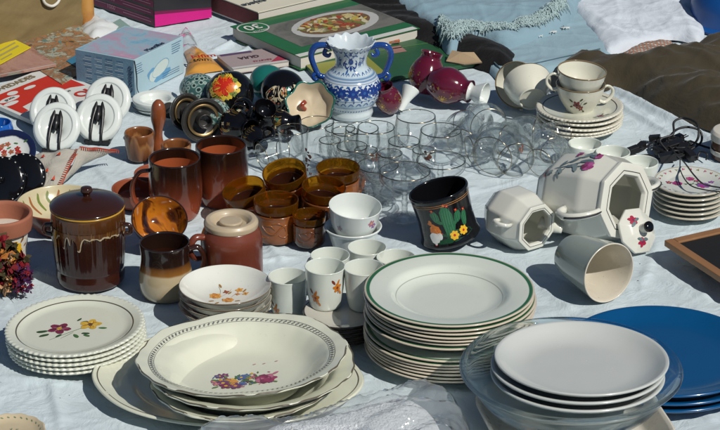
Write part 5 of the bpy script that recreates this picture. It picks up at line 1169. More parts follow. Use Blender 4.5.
link('red_stitching', mesh('red_stitching', vs, fs), rs, t)
P = Paint(lambda u, v, e: a0_*(1-u)*(1-v)+a1_*u*(1-v)+a2_*u*v+a3_*(1-u)*v+((a1_-a0_).cross(a3_-a0_)).normalized()*(.9*math.sin(PI*u)*math.sin(PI*v)+.35+e))
for u, v in ((.25, .85), (.62, .85), (.5, .45), (.42, .3), (.75, .3), (.3, .6)):
    base_ = len(P.vs); P.vs += [P.P(u-.05, v-.03), P.P(u+.05, v-.03), P.P(u, v+.06)]; P.fs.append((base_, base_+1, base_+2)); P.mi.append(P.slot(rs))
P.build('red_motif', t)

# ================================================================== clear glasses
def rimband(r, z): return [(r+.0, z)]
def goblet(name, label, px, py, h, rb, shape, rot=(0, 0, 0), motif=None, mm=None, center=None, rimline=True):
    mm = mm or GLASS; t = thing(name, label, 'glass', (0, 0, 0), rot)
    if shape == 'tumbler': pr = [(0, 0), (rb*.72, 0), (rb*.78, .2), (rb, h), (rb-.12, h+.03), (rb*.7, .8), (0, .7)]; hh = h
    elif shape == 'balloon': pr = [(0, .12), (2.9, .1), (2.95, .0), (3.0, .12), (1.0, .35, .3), (.38, 1.0, .3), (.35, h*.38, .4), (rb*.75, h*.46, 1.0), (rb*1.16, h*.68, 1.6), (rb, h), (rb-.1, h), (rb*1.1, h*.68, 1.5), (rb*.68, h*.48, .9), (0, h*.42)]
    elif shape == 'coupe': pr = [(0, .12), (2.9, .1), (2.95, 0), (3.0, .12), (.9, .4, .3), (.4, 1.2, .3), (.42, h*.5, .3), (rb*.6, h*.62, .8), (rb*1.03, h*.82, .8), (rb, h), (rb-.12, h), (rb*.95, h*.83, .7), (rb*.5, h*.66, .7), (0, h*.6)]
    else: pr = [(0, .12), (2.6, .1), (2.65, 0), (2.7, .12), (.9, .35, .3), (.36, 1.0, .3), (.36, h*.42, .3), (rb*.85, h*.5, .8), (rb, h*.75, 1), (rb*.95, h), (rb*.95-.1, h), (rb*.92, h*.74, 1), (rb*.7, h*.53, .6), (0, h*.46)]
    lathe('glass_wall' if shape == 'tumbler' else 'bowl_and_stem', pr, mm, t, 56)
    if shape == 'tumbler': lathe('thick_base', [(0, .12), (rb*.66, .12), (rb*.70, .3), (rb*.68, .62), (0, .62)], SOLID, t, 40)
    else:
        hs = {'balloon': .40, 'coupe': .58, 'wine': .44}[shape]*h
        lathe('stem', [(0, .13), (2.3, .14), (2.35, .2), (.9, .5, .3), (.5, 1.1, .3), (.46, hs*.5), (.62, hs*.6, .2), (.46, hs*.7), (.5, hs*.95), (0, hs)], SOLID, t, 40)
    if rimline: lathe('gilt_rim', [(rb-.02-(rb*.05 if shape == 'wine' else 0), h-.10), (rb+.03-(rb*.05 if shape == 'wine' else 0), h-.08), (rb+.03-(rb*.05 if shape == 'wine' else 0), h+.03), (rb-.09-(rb*.05 if shape == 'wine' else 0), h+.05)], RIM, t, 56)
    Rm = Euler(rot).to_matrix()
    t.location = (G(px, py, center if center is not None else h) - (Rm @ Vector((0, 0, h)))*.01)
    if center is None: t.location.z = max(0, t.location.z)
    if motif:
        P = Paint(wall_surf([(rb*1.0, h*.3), (rb*1.1, h*.65), (rb, h)] if shape != 'tumbler' else [(rb*.8, .2), (rb, h)]))
        for k in range(16): P.blob(motif[0]+random.uniform(-.7, .7), motif[1]+random.uniform(-1.3, 1.3)*motif[2], random.uniform(.15, .4), random.uniform(.12, .3), random.random()*3, random.choice([ink((.20, .05, .025)), ink((.10, .04, .03)), ink((.25, .10, .05))]), 7, .35)
        P.build('printed_motif', t)
    return t
goblet('tumbler', 'clear tumbler standing left of the one with the brown rooster print', 293, 129, 8.2, 2.55, 'tumbler')
goblet('tumbler', 'tall clear tumbler with a brown rooster print, before the cream shell bowl', 317, 122, 9.4, 2.8, 'tumbler', motif=(-1.6, 3.4, 1.9))
goblet('balloon_glass', 'brandy glass standing by the foot of the blue and white vase', 362, 128, 8.5, 2.7, 'balloon')
goblet('balloon_glass', 'gilt-rimmed brandy glass left of the two tallest clear glasses', 376, 127, 9.5, 3.0, 'balloon', motif=(0, 5.6, .5))
goblet('balloon_glass', 'brandy glass standing farthest back under the small burgundy jug', 416, 116, 9.5, 3.2, 'balloon')
goblet('balloon_glass', 'brandy glass with brown print at the right end of the standing ones', 441, 130, 9.8, 3.3, 'balloon', motif=(-2.4, 6.4, .5))
goblet('wine_glass', 'small wine glass in the middle of the clear glasses', 404, 141, 8.5, 2.7, 'wine')
goblet('wine_glass', 'wine glass standing between amber cups and brandy glasses', 352, 146, 8.0, 2.6, 'wine', mm=CUT)
goblet('wine_glass', 'cut wine glass behind the rightmost amber cup', 345, 131, 8.5, 2.3, 'wine', mm=CUT)
goblet('coupe_glass', 'champagne coupe standing in front of the clear glasses, nearest the black mug', 405, 171, 8.2, 4.0, 'coupe')
goblet('coupe_glass', 'champagne coupe behind the nearest one, to its right', 441, 160, 7.6, 3.9, 'coupe')
goblet('coupe_glass', 'cut glass coupe standing left of the nearest coupe', 378, 165, 6.4, 3.3, 'coupe', mm=CUT)
goblet('liqueur_glass', 'small cut liqueur glass left of the blue-handled vase foot', 330, 140, 6.0, 1.9, 'wine', mm=CUT)
goblet('liqueur_glass', 'small cut liqueur glass before the brandy glass with the printed rim', 366, 150, 6.5, 2.0, 'wine', mm=CUT)
goblet('liqueur_glass', 'small cut liqueur glass between the two champagne coupes', 424, 150, 6.5, 2.0, 'wine', mm=CUT)
goblet('liqueur_glass', 'small cut liqueur glass behind the champagne coupe nearest the black mug', 390, 153, 7.0, 2.1, 'wine', mm=CUT)
def lying(name, label, shape, px, py, az, h, rb, tilt=-.12, mm=None, motif=None, z=None):
    d = azd(az, tilt); return goblet(name, label, px, py, h, rb, shape, aim(d, random.random()*3), motif, mm, z or rb*1.05, True)
lying('tumbler', 'clear tumbler lying behind the amber cups', 'tumbler', 262, 157, -60, 7, 2.3)
lying('wine_glass', 'wine glass lying left of the standing tumblers, its foot up', 'wine', 283, 150, 120, 8, 2.4)
lying('wine_glass', 'wine glass lying behind the others, next to the handled glass', 'wine', 466, 124, 150, 8, 2.6)
lying('balloon_glass', 'brandy glass lying farthest back, mouth towards the tipped teacup', 'balloon', 489, 127, 10, 8.5, 3.2, .1)
lying('balloon_glass', 'brandy glass lying with a brown print in the middle of the tipped glasses', 'balloon', 492, 156, -25, 9, 3.5, motif=(0, 5.4, .6))
lying('balloon_glass', 'brandy glass lying mouth towards the viewer, next to the white pot', 'balloon', 516, 160, 10, 9, 3.1)
lying('wine_glass', 'wine glass lying right in front of the saucer stack', 'wine', 537, 134, 70, 8.5, 2.9, .05)
lying('wine_glass', 'wine glass lying between the saucer stack and the white bowls', 'wine', 553, 150, 30, 8.5, 2.6, mm=CUT)
lying('tumbler', 'cut tumbler lying behind the big white pot', 'tumbler', 540, 163, -35, 7, 2.5, mm=CUT)
lying('wine_glass', 'wine glass lying across the tipped brandy glasses', 'wine', 505, 140, 60, 8.5, 2.7, .0, z=3.4)
lying('wine_glass', 'wine glass lying left of the tipped brandy glasses with its bowl to the left', 'wine', 470, 150, -70, 8.5, 2.5, mm=CUT)
for a in [(388, 134, 6.6, 2.0, 'small cut glass standing between the two gilt-rimmed brandy glasses'), (358, 137, 6.2, 1.9, 'small cut glass right in front of the brandy glass at the vase foot'), (398, 124, 7.2, 2.0, 'slim cut glass standing in the back row of the clear glasses'), (350, 160, 5.6, 2.0, 'low cut glass just behind the rim of the rightmost amber cup'), (371, 176, 4.6, 2.2, 'lowest cut glass, nearest the upper nested white bowl')]:
    goblet('liqueur_glass', a[4], a[0], a[1], a[2], a[3], 'wine', mm=CUT, rimline=False)
lying('tumbler', 'small cut tumbler lying under the saucer stack edge', 'tumbler', 566, 133, 110, 6, 2.1, mm=CUT)
t = lying('glass_mug', 'clear glass mug with a round handle, lying right of the standing glasses', 'tumbler', 462, 143, -20, 7, 2.6)
tube('handle', [(2.5, 0, 1.6), (3.9, 0, 1.5), (4.4, 0, 3.2), (3.9, 0, 4.9), (2.6, 0, 5.0)], .35, CUT, t)
t = goblet('glass_mug', 'clear patterned glass mug with handle beside the rooster tumbler', 340, 128, 7.5, 2.5, 'tumbler', mm=CUT)
tube('handle', [(-2.3, 0, 1.6), (-3.9, 0, 1.5), (-4.4, 0, 3.4), (-3.8, 0, 5.4), (-2.5, 0, 5.6)], .35, GLASS, t)

# ================================================================== tangle of black cables with plugs
t = thing('cable_tangle', 'tangle of thin black cables and plugs on the sheet', 'cables', at(668, 150, 0)); O = t.location*100
vs, fs = [], []
for k in range(13):
    pts = []; x, y = random.gauss(0, .8)+.8, random.gauss(-1, 1.0); rr_ = random.uniform(1.4, 2.6); ph = random.random()*6; sg_ = random.choice((-1, 1))
    for j in range(9): pts.append((x+rr_*math.cos(ph+sg_*j*.8)*1.15, y+rr_*math.sin(ph+sg_*j*.8)*1.1, max(.2, .5+1.1*random.random()*(.6+.4*math.sin(j)))))

    tube_geo(pts, .16, 6, 5, 1, vs, fs)
def cp(px, py, z): return tuple(Vector(G(px, py, z))*100-O)
tube_geo([cp(668, 152, 1), cp(660, 140, 2.5), cp(673, 134, 3.2), cp(674, 122, 4.6), cp(684, 118, 5), cp(697, 124, 4.8), cp(698, 138, 3), cp(690, 147, 1), cp(678, 152, 1)], .2, 8, 8, 1, vs, fs)
tube_geo([cp(667, 140, 1.6), cp(676, 130, 3.2), cp(688, 127, 3.6), cp(700, 131, 3), cp(701, 142, 1.4), cp(690, 150, .6)], .2, 8, 8, 1, vs, fs)
tube_geo([cp(672, 150, 1), cp(684, 162, 6), cp(694, 175, 7.4), cp(704, 184, 7), cp(722, 188, 5.5)], .13, 7, 8, 1, vs, fs); tube_geo([cp(680, 160, 1), cp(681, 172, 5.6), cp(690, 185, 6.0), cp(706, 190, 5.6), cp(724, 192, 5.6)], .1, 7, 8, 1, vs, fs)
tube_geo([cp(690, 141, .3), cp(703, 146, .3), cp(716, 150, .3), cp(730, 156, .3)], .2, 7, 6, 1, vs, fs)
tube_geo([cp(632, 153, .3), cp(645, 148, .5), cp(656, 140, .6), cp(668, 144, 1)], .18, 7, 6, 1, vs, fs); tube_geo([cp(632, 157, .3), cp(648, 155, .4), cp(662, 160, .3), cp(678, 158, .5)], .18, 7, 6, 1, vs, fs); tube_geo([cp(697, 160, .4), cp(700, 152, 1.4), cp(707, 154, 1.4), cp(706, 160, .4)], .15, 7, 6, 1, vs, fs)
link('cables', mesh('cables', vs, fs), CABLE, t)
for px, py, s, a in ((633, 150, 1.0, .4), (641, 146, .9, .9), (655, 138, .9, -.3), (675, 146, 1.5, .3), (683, 150, 1.4, 1.2), (668, 157, 1.3, .1), (690, 155, 1.1, 2.0), (662, 150, 1.2, .8), (677, 139, 1.1, .5)):
    vs, fs = [], []; c = Vector(cp(px, py, .8)); box_geo(-1.1*s, -.6*s, -.5*s, 1.0*s, .6*s, .55*s, vs, fs); box_geo(1.02*s, -.35*s, -.2*s, 2.0*s, -.2*s, .0, vs, fs); box_geo(1.02*s, .2*s, -.2*s, 2.0*s, .35*s, .0, vs, fs)
    o = bevel(link('plug', mesh('plug', vs, fs, False), PLBLACK, t), .18, 2); o.location = c*.01; o.rotation_euler = (0, -.2, a)

# ================================================================== books, boxes and papers at the back
def quadpx(pts, z): return [(G(a, b, z).x*100, G(a, b, z).y*100) for a, b in pts]
def rectify(q):
    """keep corner 0, 1, 3 and close the parallelogram"""
    return [q[0], q[1], (q[1][0]+q[3][0]-q[0][0], q[1][1]+q[3][1]-q[0][1]), q[3]]
class Slab:
    """local frame on a book: u along corner0->1, v along corner0->3 (cm)"""
    def __init__(s, t, q, z):
        s.t = t; s.o = Vector((*q[0], z)); s.x = Vector((q[1][0]-q[0][0], q[1][1]-q[0][1], 0)); s.y = Vector((q[3][0]-q[0][0], q[3][1]-q[0][1], 0)); s.lx, s.ly = s.x.length, s.y.length; s.x.normalize(); s.y.normalize()
        s.P = Paint(lambda u, v, e: s.o+s.x*u*s.lx+s.y*v*s.ly+Vector((0, 0, e)))
    def rect(s, u0, v0, u1, v1, m, lift=0):
        P = s.P; P.lift = lift; b = len(P.vs); n = 1
        for u, v in ((u0, v0), (u1, v0), (u1, v1), (u0, v1)): P.vs.append(P.P(u, v))
        P.fs.append((b, b+1, b+2, b+3)); P.mi.append(P.slot(m)); P.lift = 0
    def poly(s, pts, m, lift=0):
        P = s.P; P.lift = lift; b = len(P.vs); P.vs += [P.P(u, v) for u, v in pts]; P.fs.append(tuple(range(b, b+len(pts)))); P.mi.append(P.slot(m)); P.lift = 0
    def ell(s, u, v, a, b_, m, lift=0, n=28, rot=0):
        s.poly([(u+(a*math.cos(k*2*PI/n)*math.cos(rot)-b_*math.sin(k*2*PI/n)*math.sin(rot))/s.lx, v+(a*math.cos(k*2*PI/n)*math.sin(rot)+b_*math.sin(k*2*PI/n)*math.cos(rot))/s.ly) for k in range(n)], m, lift)
    def text(s, txt, size, m, u, v, flip=False, rot=0, lift=.06, bold=0):
        k = -1 if flip else 1; x, y = s.x*k, s.y*k
        if rot: x, y = x*math.cos(rot)+y*math.sin(rot), y*math.cos(rot)-x*math.sin(rot)
        return lettering(txt, size, m, s.t, s.o+s.x*u*s.lx+s.y*v*s.ly+Vector((0, 0, lift)), x, y, bold=bold)
def book(name, label, cat, pts, z, thick, cov, pages=True, cvt=.18, sink=0, base=0):
    q = rectify(quadpx(pts, z)); t = thing(name, label, cat, (q[0][0]*.01, q[0][1]*.01, 0)); ql = [(x-q[0][0], y-q[0][1]) for x, y in q]
    z0 = z-thick
    if pages and thick > .8:
        prism('front_cover', ql, z-cvt, z, cov, t, 0, .05); prism('page_block', ql, z0+cvt+.01, z-cvt-.01, PAGES, t, .03); prism('back_cover', ql, z0, z0+cvt, cov, t, 0, .05)
    else: prism('cover', ql, z0, z, cov, t, 0, .04)
    return t, Slab(t, ql, z), ql
gcov = glaze('green_cover', (.015, .12, .03), .3, .15, .2, .1, .1)
t, s, q = book('cookbook', 'thick green cookbook with a photo of an oval dish of food', 'book', [(300, 57), (420, 28), (340, -2), (230, 26)], 2.8, 2.6, gcov)
# corners: 0 front, 1 right, 3 left-back ; u to the right, v to the left-back
dkb = collage('cover_photo_ground', [(.05, .05, .04), (.09, .085, .07), (.16, .15, .125), (.11, .10, .08)], 7, .35)
s.rect(.0, .0, .98, .07, matte('cover_white_strip', (.55, .55, .52), .4), .00); s.rect(.0, .075, 1, .16, gcov, .0); s.rect(.13, .20, 1.0, .82, dkb, .0)
pw = matte('photo_plate_white', (.42, .42, .40), .4); s.ell(.60, .52, 9.6, 6.0, pw, .02, rot=.12); s.ell(.60, .53, 8.0, 4.6, matte('photo_food_dark', (.16, .09, .04), .4, .4, 80), .03, rot=.12)
fc = [ink(c) for c in ((.42, .33, .06), (.30, .05, .02), (.48, .40, .18), (.16, .17, .04), (.35, .16, .06), (.50, .45, .30))]
P = s.P
P.f = lambda u, v, e, s=s: s.o+s.x*u+s.y*v+Vector((0, 0, e+.05))
for k in range(110):
    th, rr = random.random()*2*PI, math.sqrt(random.random()); P.blob(.60*s.lx+7.2*rr*math.cos(th), .53*s.ly+4.0*rr*math.sin(th), random.uniform(.4, 1.3), random.uniform(.25, .6), random.random()*3, random.choice(fc), 9, .3)
for k in range(40): P.stroke([(.60*s.lx-6.5+random.random()*2, .53*s.ly-2.5+random.random()*2), (.60*s.lx-5+random.random()*2, .53*s.ly-3+random.random()*2)], .12, fc[5], 2)
P.blob(.34*s.lx, .22*s.ly, 1.8, .9, .3, pw, 16, .1)
s.P.build('cover_picture', t)
s2 = Slab(t, q, 2.8); s2.ell(.10, .84, 3.1, 2.9, ink((.5, .5, .48)), .05); s2.ell(.10, .84, 2.8, 2.6, gcov, .06); s2.P.build('round_seal', t); s2.text('30', 3.6, ink((.6, .6, .56)), .10, .85, True, 0, .13, .04); s2.text('MINUTOS', .7, ink((.6, .6, .56)), .10, .74, True, 0, .13)
# pale thick book above it
t, s, q = book('thick_book', 'thick pale book with reddish page edges lying behind the green cookbook', 'book', [(258, 12), (352, -10), (300, -34), (205, -8)], 3.9, 3.6, matte('pale_cover', (.42, .43, .42), .4), True, .25)
t.children[1].data.materials[0] = matte('cream_page_edges', (.56, .53, .43), .8, .1, 20, 500, .2)
vs, fs = [], []; L_ = Vector((*q[3], 0)); l_ = L_.normalized(); nn = Vector((l_.y, -l_.x, 0))*-1
link('red_page_edge', mesh('red_page_edge', [tuple(Vector((*q[0], a))+nn*-.06*0+l_*b+Vector((-.05, -.05, 0))) for a, b in ((.6, .1), (.6, L_.length-.2), (3.6, L_.length-.2), (3.6, .1))], [(0, 1, 2, 3)], False), matte('red_stained_edge', (.20, .06, .06), .8, .4, 60), t)
s.text('sajete', 2.4, ink((.04, .05, .06)), .13, .30, True, 0, .02, .05)
# green magazine / folder beneath vase
t, s, q = book('green_magazine', 'dark green magazine with olive block lying behind the blue and white vase', 'magazine', [(330, 88), (480, 62), (425, 26), (292, 52)], .8, .7, glaze('leaf_green_print', (.02, .09, .035), .4, .35, .1, .1, .1, 12), False)
s.rect(0, 0, .40, .62, matte('olive_print', (.24, .25, .045), .4, .2, 12), 0); s.rect(.40, .93, .80, .97, ink((.45, .48, .38)), 0); s.rect(.55, .55, .66, .72, ink((.30, .16, .14)), 0); s.rect(0, .66, 1, .68, ink((.06, .16, .05)), 0); s.P.build('cover_picture', t)
s.text('JARDIN', 1.6, ink((.40, .42, .30)), .2, .3, True, 0, .02)
t, s, q = book('recipe_magazine', 'reddish food magazine under the black cloth, behind the vase', 'magazine', [(350, 46), (400, 40), (385, 8), (335, 20)], .6+.9, .5, collage('food_print', [(.06, .05, .02), (.40, .14, .03), (.22, .20, .16), (.35, .05, .02), (.45, .36, .10), (.2, .1, .05)], 45), False)
P = s.P; P.f = lambda u, v, e, s=s: s.o+s.x*u+s.y*v+Vector((0, 0, e))
for k in range(50): P.blob(random.random()*s.lx, random.random()*s.ly, random.uniform(.3, 1.2), random.uniform(.3, .7), random.random()*3, random.choice(fc), 9, .3)
P.build('cover_picture', t)
# pink booklet
t, s, q = book('pink_booklet', 'small pinkish booklet with white page edge in front of the green cookbook', 'booklet', [(233, 69), (290, 61), (270, 48), (216, 55)], 1.1, 1.0, matte('mauve_cover', (.34, .27, .27), .4, .15, 15), True, .1)
s.rect(.0, .0, .98, .10, ink((.5, .5, .48)), 0); s.rect(.05, .86, .6, .98, ink((.10, .06, .12)), .0); s.poly([(.7, .12), (.98, .12), (.98, .5)], ink((.35, .04, .08)), 0); s.P.build('cover_picture', t); s.text('GUIA', 1.7, ink((.06, .03, .04)), .45, .58, True, 0, .02, .04); s.text('RECETAS', .9, ink((.28, .03, .06)), .6, .28, True, 0, .02)
# insole box
ins = [(134, 60), (183, 36), (122, 20), (75, 49)]
H = 7.0; q = rectify(quadpx(ins, H)); t = thing('insole_box', 'light blue cardboard box with a drawn shoe insole and small print', 'box', (q[0][0]*.01, q[0][1]*.01, 0)); ql = [(x-q[0][0], y-q[0][1]) for x, y in q]
mb1 = matte('pale_blue_print', (.36, .50, .56), .35, .15, 8, 40, .05); mb2 = matte('grey_blue_print', (.36, .46, .52), .4, .2, 14, 40, .05)
prism('carton', ql, 0, H, mb1, t, 0, .06)
s = Slab(t, ql, H); s.rect(.02, .02, .98, .98, collage('pinkish_blue_top', [(.10, .30, .42), (.16, .34, .46), (.28, .38, .45), (.36, .30, .38), (.44, .24, .34), (.48, .38, .44)], 11, .35), 0); P = s.P; P.f = lambda u, v, e, s=s: s.o+s.x*u+s.y*v+Vector((0, 0, e))
for k in range(0): P.blob(random.uniform(.4, .9)*s.lx, random.uniform(.15, .85)*s.ly, random.uniform(.8, 1.8), random.uniform(.5, 1), random.random()*3, (ink((.42, .25, .33)), ink((.38, .33, .38)))[k % 2], 10, .3) if 0 else P.blob(random.uniform(.35, .85)*s.lx, random.uniform(.15, .85)*s.ly, .9, .5, random.random()*3, (matte('pink_wash', (.38, .24, .31), .35, .2), matte('mauve_wash', (.35, .31, .37), .35, .2), matte('sky_wash', (.24, .36, .46), .35, .2))[k % 3], 10, .3)
P.build('top_print', t); s.text('Plantillas', 1.5, ink((.02, .03, .06)), .5, .07, False, 0, .05, .02)
x_ = Vector((ql[1][0], ql[1][1], 0)).normalized(); Lx = Vector((ql[1][0], ql[1][1], 0)).length; y_ = Vector((ql[3][0], ql[3][1], 0)).normalized(); Ly = Vector((ql[3][0], ql[3][1], 0)).length; zz = Vector((0, 0, 1)); nR = x_.cross(zz).normalized(); nL = zz.cross(y_).normalized()*1
nL = -y_.cross(zz).normalized() if (-y_.cross(zz)).dot(-x_) > 0 else y_.cross(zz).normalized()
P = Paint(lambda u, v, e: x_*u+zz*v+nR*e); nav, sol, lb = ink((.05, .13, .24)), matte('insole_drawing', (.50, .58, .55), .4, .05), matte('mid_blue_print', (.12, .30, .48), .35, .2)
P.blob(Lx*.55, 1.7, 2.6, .8, .15, lb, 16, .15); P.blob(Lx*.35, 2.8, 1.5, 1.0, .2, lb, 16); P.blob(Lx*.52, 3.1, 2.5, 1.15, .3, sol, 24, .04); P.blob(Lx*.36, 2.2, 1.1, .95, .1, sol, 18, .04)
P.stroke([(Lx*.52+2.6*math.cos(a*PI/12)*math.cos(.3)-1.25*math.sin(a*PI/12)*math.sin(.3), 3.1+2.6*math.cos(a*PI/12)*math.sin(.3)+1.25*math.sin(a*PI/12)*math.cos(.3)) for a in range(-4, 16)], .08, lb, 2, True)
for k in range(5): P.stroke([(.5, 5.9-k*.42), (.5+random.uniform(1.5, 2.4), 5.9-k*.42)], .11, nav, 1, True); P.stroke([(Lx-3.6, 6.4-k*.42), (Lx-.5-random.random(), 6.4-k*.42)], .13, nav, 1, True)
for k in range(3): P.stroke([(Lx*.55, 1.7-k*.4), (Lx*.9, 1.7-k*.4+.0)], .1, nav, 1, True)
P.build('side_print', t)
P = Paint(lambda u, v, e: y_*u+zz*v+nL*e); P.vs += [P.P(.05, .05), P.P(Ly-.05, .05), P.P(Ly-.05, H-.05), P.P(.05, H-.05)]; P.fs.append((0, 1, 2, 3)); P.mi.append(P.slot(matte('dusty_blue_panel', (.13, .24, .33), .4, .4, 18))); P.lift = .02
for c in range(4):
    for k in range(15): P.stroke([(2.3+c*1.8*Ly/10, 6.2-k*.36), (2.3+c*1.8*Ly/10+random.uniform(.8, 1.5)*Ly/10, 6.2-k*.36)], .13, mb2 if k % 3 else nav, 1, True)
P.build('small_print', t); lettering('Consejo', 1.5, ink((.02, .04, .10)), t, y_*1.0+zz*3.2+nL*.06, zz*1, y_)
tube('strap', [tuple(x_*.02+nR*.1+zz*6.9), tuple(x_*.3+nR*.25+zz*4), tuple(x_*.1+nR*.5+zz*1.2), tuple(x_*.6+nR*1.6+zz*.3)], .09, PLBLACK, t, 6)
# magenta box
H = 7.5; q = quadpx([(155, 27), (212, 12), (140, 5), (86, 3)], 0); q = rectify(q); t = thing('magenta_box', 'black and magenta carton with striped printed side', 'box', (q[0][0]*.01, q[0][1]*.01, 0)); ql = [(x-q[0][0], y-q[0][1]) for x, y in q]
ql = [(0, 0), (10.6, 5.5), (10.6-15, 5.5+6.5), (-15+1.6, 8.4)]
ql = rectify([(0, 0), (ql[1][0], ql[1][1]), (0, 0), (q[3][0]-q[0][0], q[3][1]-q[0][1])])
mbk = glaze('black_carton', (.02, .018, .022), .3, .2, .1, .05); mmg = matte('magenta_print', (.55, .012, .20), .4, .08)
prism('carton', ql, 0, H, mbk, t, 0, .06); X = Vector((*ql[1], 0)); Lx = X.length; X.normalize(); Y = Vector((*ql[3], 0)); Ly = Y.length; Y.normalize(); nR = X.cross(zz).normalized(); nL = -Y.cross(zz).normalized()
P = Paint(lambda u, v, e: X*u+zz*v+nR*e); b = 0; P.vs += [P.P(.02, .05), P.P(Lx-.02, .05), P.P(Lx-.02, 1.7), P.P(.02, 2.5)]; P.fs.append((0, 1, 2, 3)); P.mi.append(P.slot(mmg)); P.vs += [P.P(.02, 2.5), P.P(Lx-.02, 1.7), P.P(Lx-.02, 2.1), P.P(.02, 3.2)]; P.fs.append((4, 5, 6, 7)); P.mi.append(P.slot(ink((.16, .01, .06)))); P.build('front_print', t)
P = Paint(lambda u, v, e: Y*u+zz*v+nL*e); mw, mw2 = matte('wine_print', (.16, .018, .065), .4, .3, 20), ink((.38, .20, .26))
def bx4(u0, v0, u1, v1, mm): b = len(P.vs); P.vs += [P.P(u0, v0), P.P(u1, v0), P.P(u1, v1), P.P(u0, v1)]; P.fs.append((b, b+1, b+2, b+3)); P.mi.append(P.slot(mm))
for k in range(4): bx4(.2, .3+k*1.8, Ly-.1, 1.6+k*1.8, mw); P.lift = .02; bx4(1.0, .8+k*1.8, Ly*.45, .95+k*1.8, mw2); bx4(1.5, 1.35+k*1.8, Ly-.4, 1.45+k*1.8, mw2); P.lift = 0
P.build('side_print', t)
for k in range(3): lettering('1000', 1.25, mw2, t, Y*Ly*.62+zz*(1.1+k*1.8)+nL*.06, -Y, zz)
# thin leaflets, magazines at the left
t, s, q = book('travel_magazine', 'magazine with a brown and green crowded cover picture and a blue corner', 'magazine', [(62, 84), (120, 49), (72, 24), (8, 50)], 1.2, .8, collage('old_print', [(.04, .05, .05), (.16, .24, .22), (.38, .36, .28), (.12, .10, .06), (.34, .14, .06), (.20, .18, .12), (.40, .38, .30), (.08, .20, .22)], 26), False)
P = s.P; P.f = lambda u, v, e, s=s: s.o+s.x*u+s.y*v+Vector((0, 0, e))
cc = [ink(c) for c in ((.22, .12, .05), (.12, .14, .09), (.32, .16, .05), (.20, .24, .22), (.08, .06, .04), (.28, .24, .16), (.10, .20, .19))]
for k in range(26): P.blob(random.uniform(.1, .9)*s.lx, random.uniform(.35, .9)*s.ly, random.uniform(.2, .9), random.uniform(.2, .5), random.random()*3, random.choice(cc), 8, .35)
s.P.build('cover_picture', t); s3 = Slab(t, q, 1.22); s3.P.lift = 0
s3.rect(.35, .02, .98, .30, ink((.03, .17, .28)), .08); s3.rect(.55, .0, .99, .14, ink((.02, .04, .09)), .09); s3.P.build('blue_corner', t); s3.text('VIAJES', 2.0, ink((.50, .38, .04)), .68, .20, False, 0, .14, .04)
t, s, q = book('pink_magazine', 'magazine with a faded pink cover picture at the left edge', 'magazine', [(-6, 76), (56, 64), (38, 50), (-30, 58)], 1.9, .5, collage('faded_pink_print', [(.12, .16, .13), (.34, .18, .15), (.38, .22, .17), (.26, .12, .09), (.20, .26, .21), (.36, .20, .17)], 9), False)
s.rect(0, .0, 1, .02, ink((.5, .48, .44)), 0); s.P.build('edge_line', t)
t, s, q = book('yellow_leaflet', 'bright yellow leaflet lying on the magazines at the left edge', 'leaflet', [(0, 64), (31, 47), (17, 41), (-20, 54)], 2.2, .15, matte('yellow_paper', (.60, .48, .02), .5, .06), False)
s.rect(.2, .35, .85, .45, ink((.35, .30, .10)), 0); s.rect(.3, .6, .9, .68, ink((.35, .30, .10)), 0); s.rect(.15, .15, .5, .22, ink((.35, .30, .10)), 0); s.P.build('printed_lines', t)
t, s, q = book('green_leaflet', 'thin pale green leaflet beside the insole box, under the magenta carton', 'leaflet', [(105, 44), (133, 28), (122, 22), (92, 34)], .9, .12, matte('pale_green_paper', (.22, .33, .30), .5, .2), False); s.rect(0, 0, 1, .12, ink((.25, .03, .07)), 0); s.ell(.18, .35, .9, .7, ink((.35, .07, .03)), 0); s.P.build('print', t)
# red and white comic
t, s, q = book('red_catalogue', 'white catalogue with a big red panel, lying behind the white discs', 'magazine', [(33, 121), (106, 91), (50, 68), (-26, 95)], 1.0, .8, matte('white_print', (.60, .60, .57), .4, .06), False)
rdp = matte('red_print', (.48, .025, .015), .4, .1)
s.rect(.04, .24, .95, .80, rdp, 0)
for (u, v, a, b_) in ((.18, .62, 2.4, .9), (.30, .72, 1.2, .8), (.12, .52, 1.8, .7), (.52, .70, 1.4, .6)): s.ell(u, v, a, b_, matte('white_print', (.6, .6, .57)), .02)
s.poly([(.13, .22), (.15, .36), (.40, .40), (.80, .36), (.98, .26), (.98, .22)], matte('white_print', (.6, .6, .57)), .02)
s.P.build('red_panel', t); blk = ink((.05, .05, .05))
s.text('SU', 3.4, rdp, .22, .11, False, 0, .05, .10); s.text('OI', 3.4, rdp, .80, .13, False, 0, .05, .10); s.text('NOVEDADES', 2.0, ink((.22, .17, .10)), .42, .90, False, 0, .05, .06); s.text('las mejores ofertas', 1.1, blk, .52, .30, False, 0, .08); s.text('gratis', 1.1, blk, .18, .62, False, 0, .08)
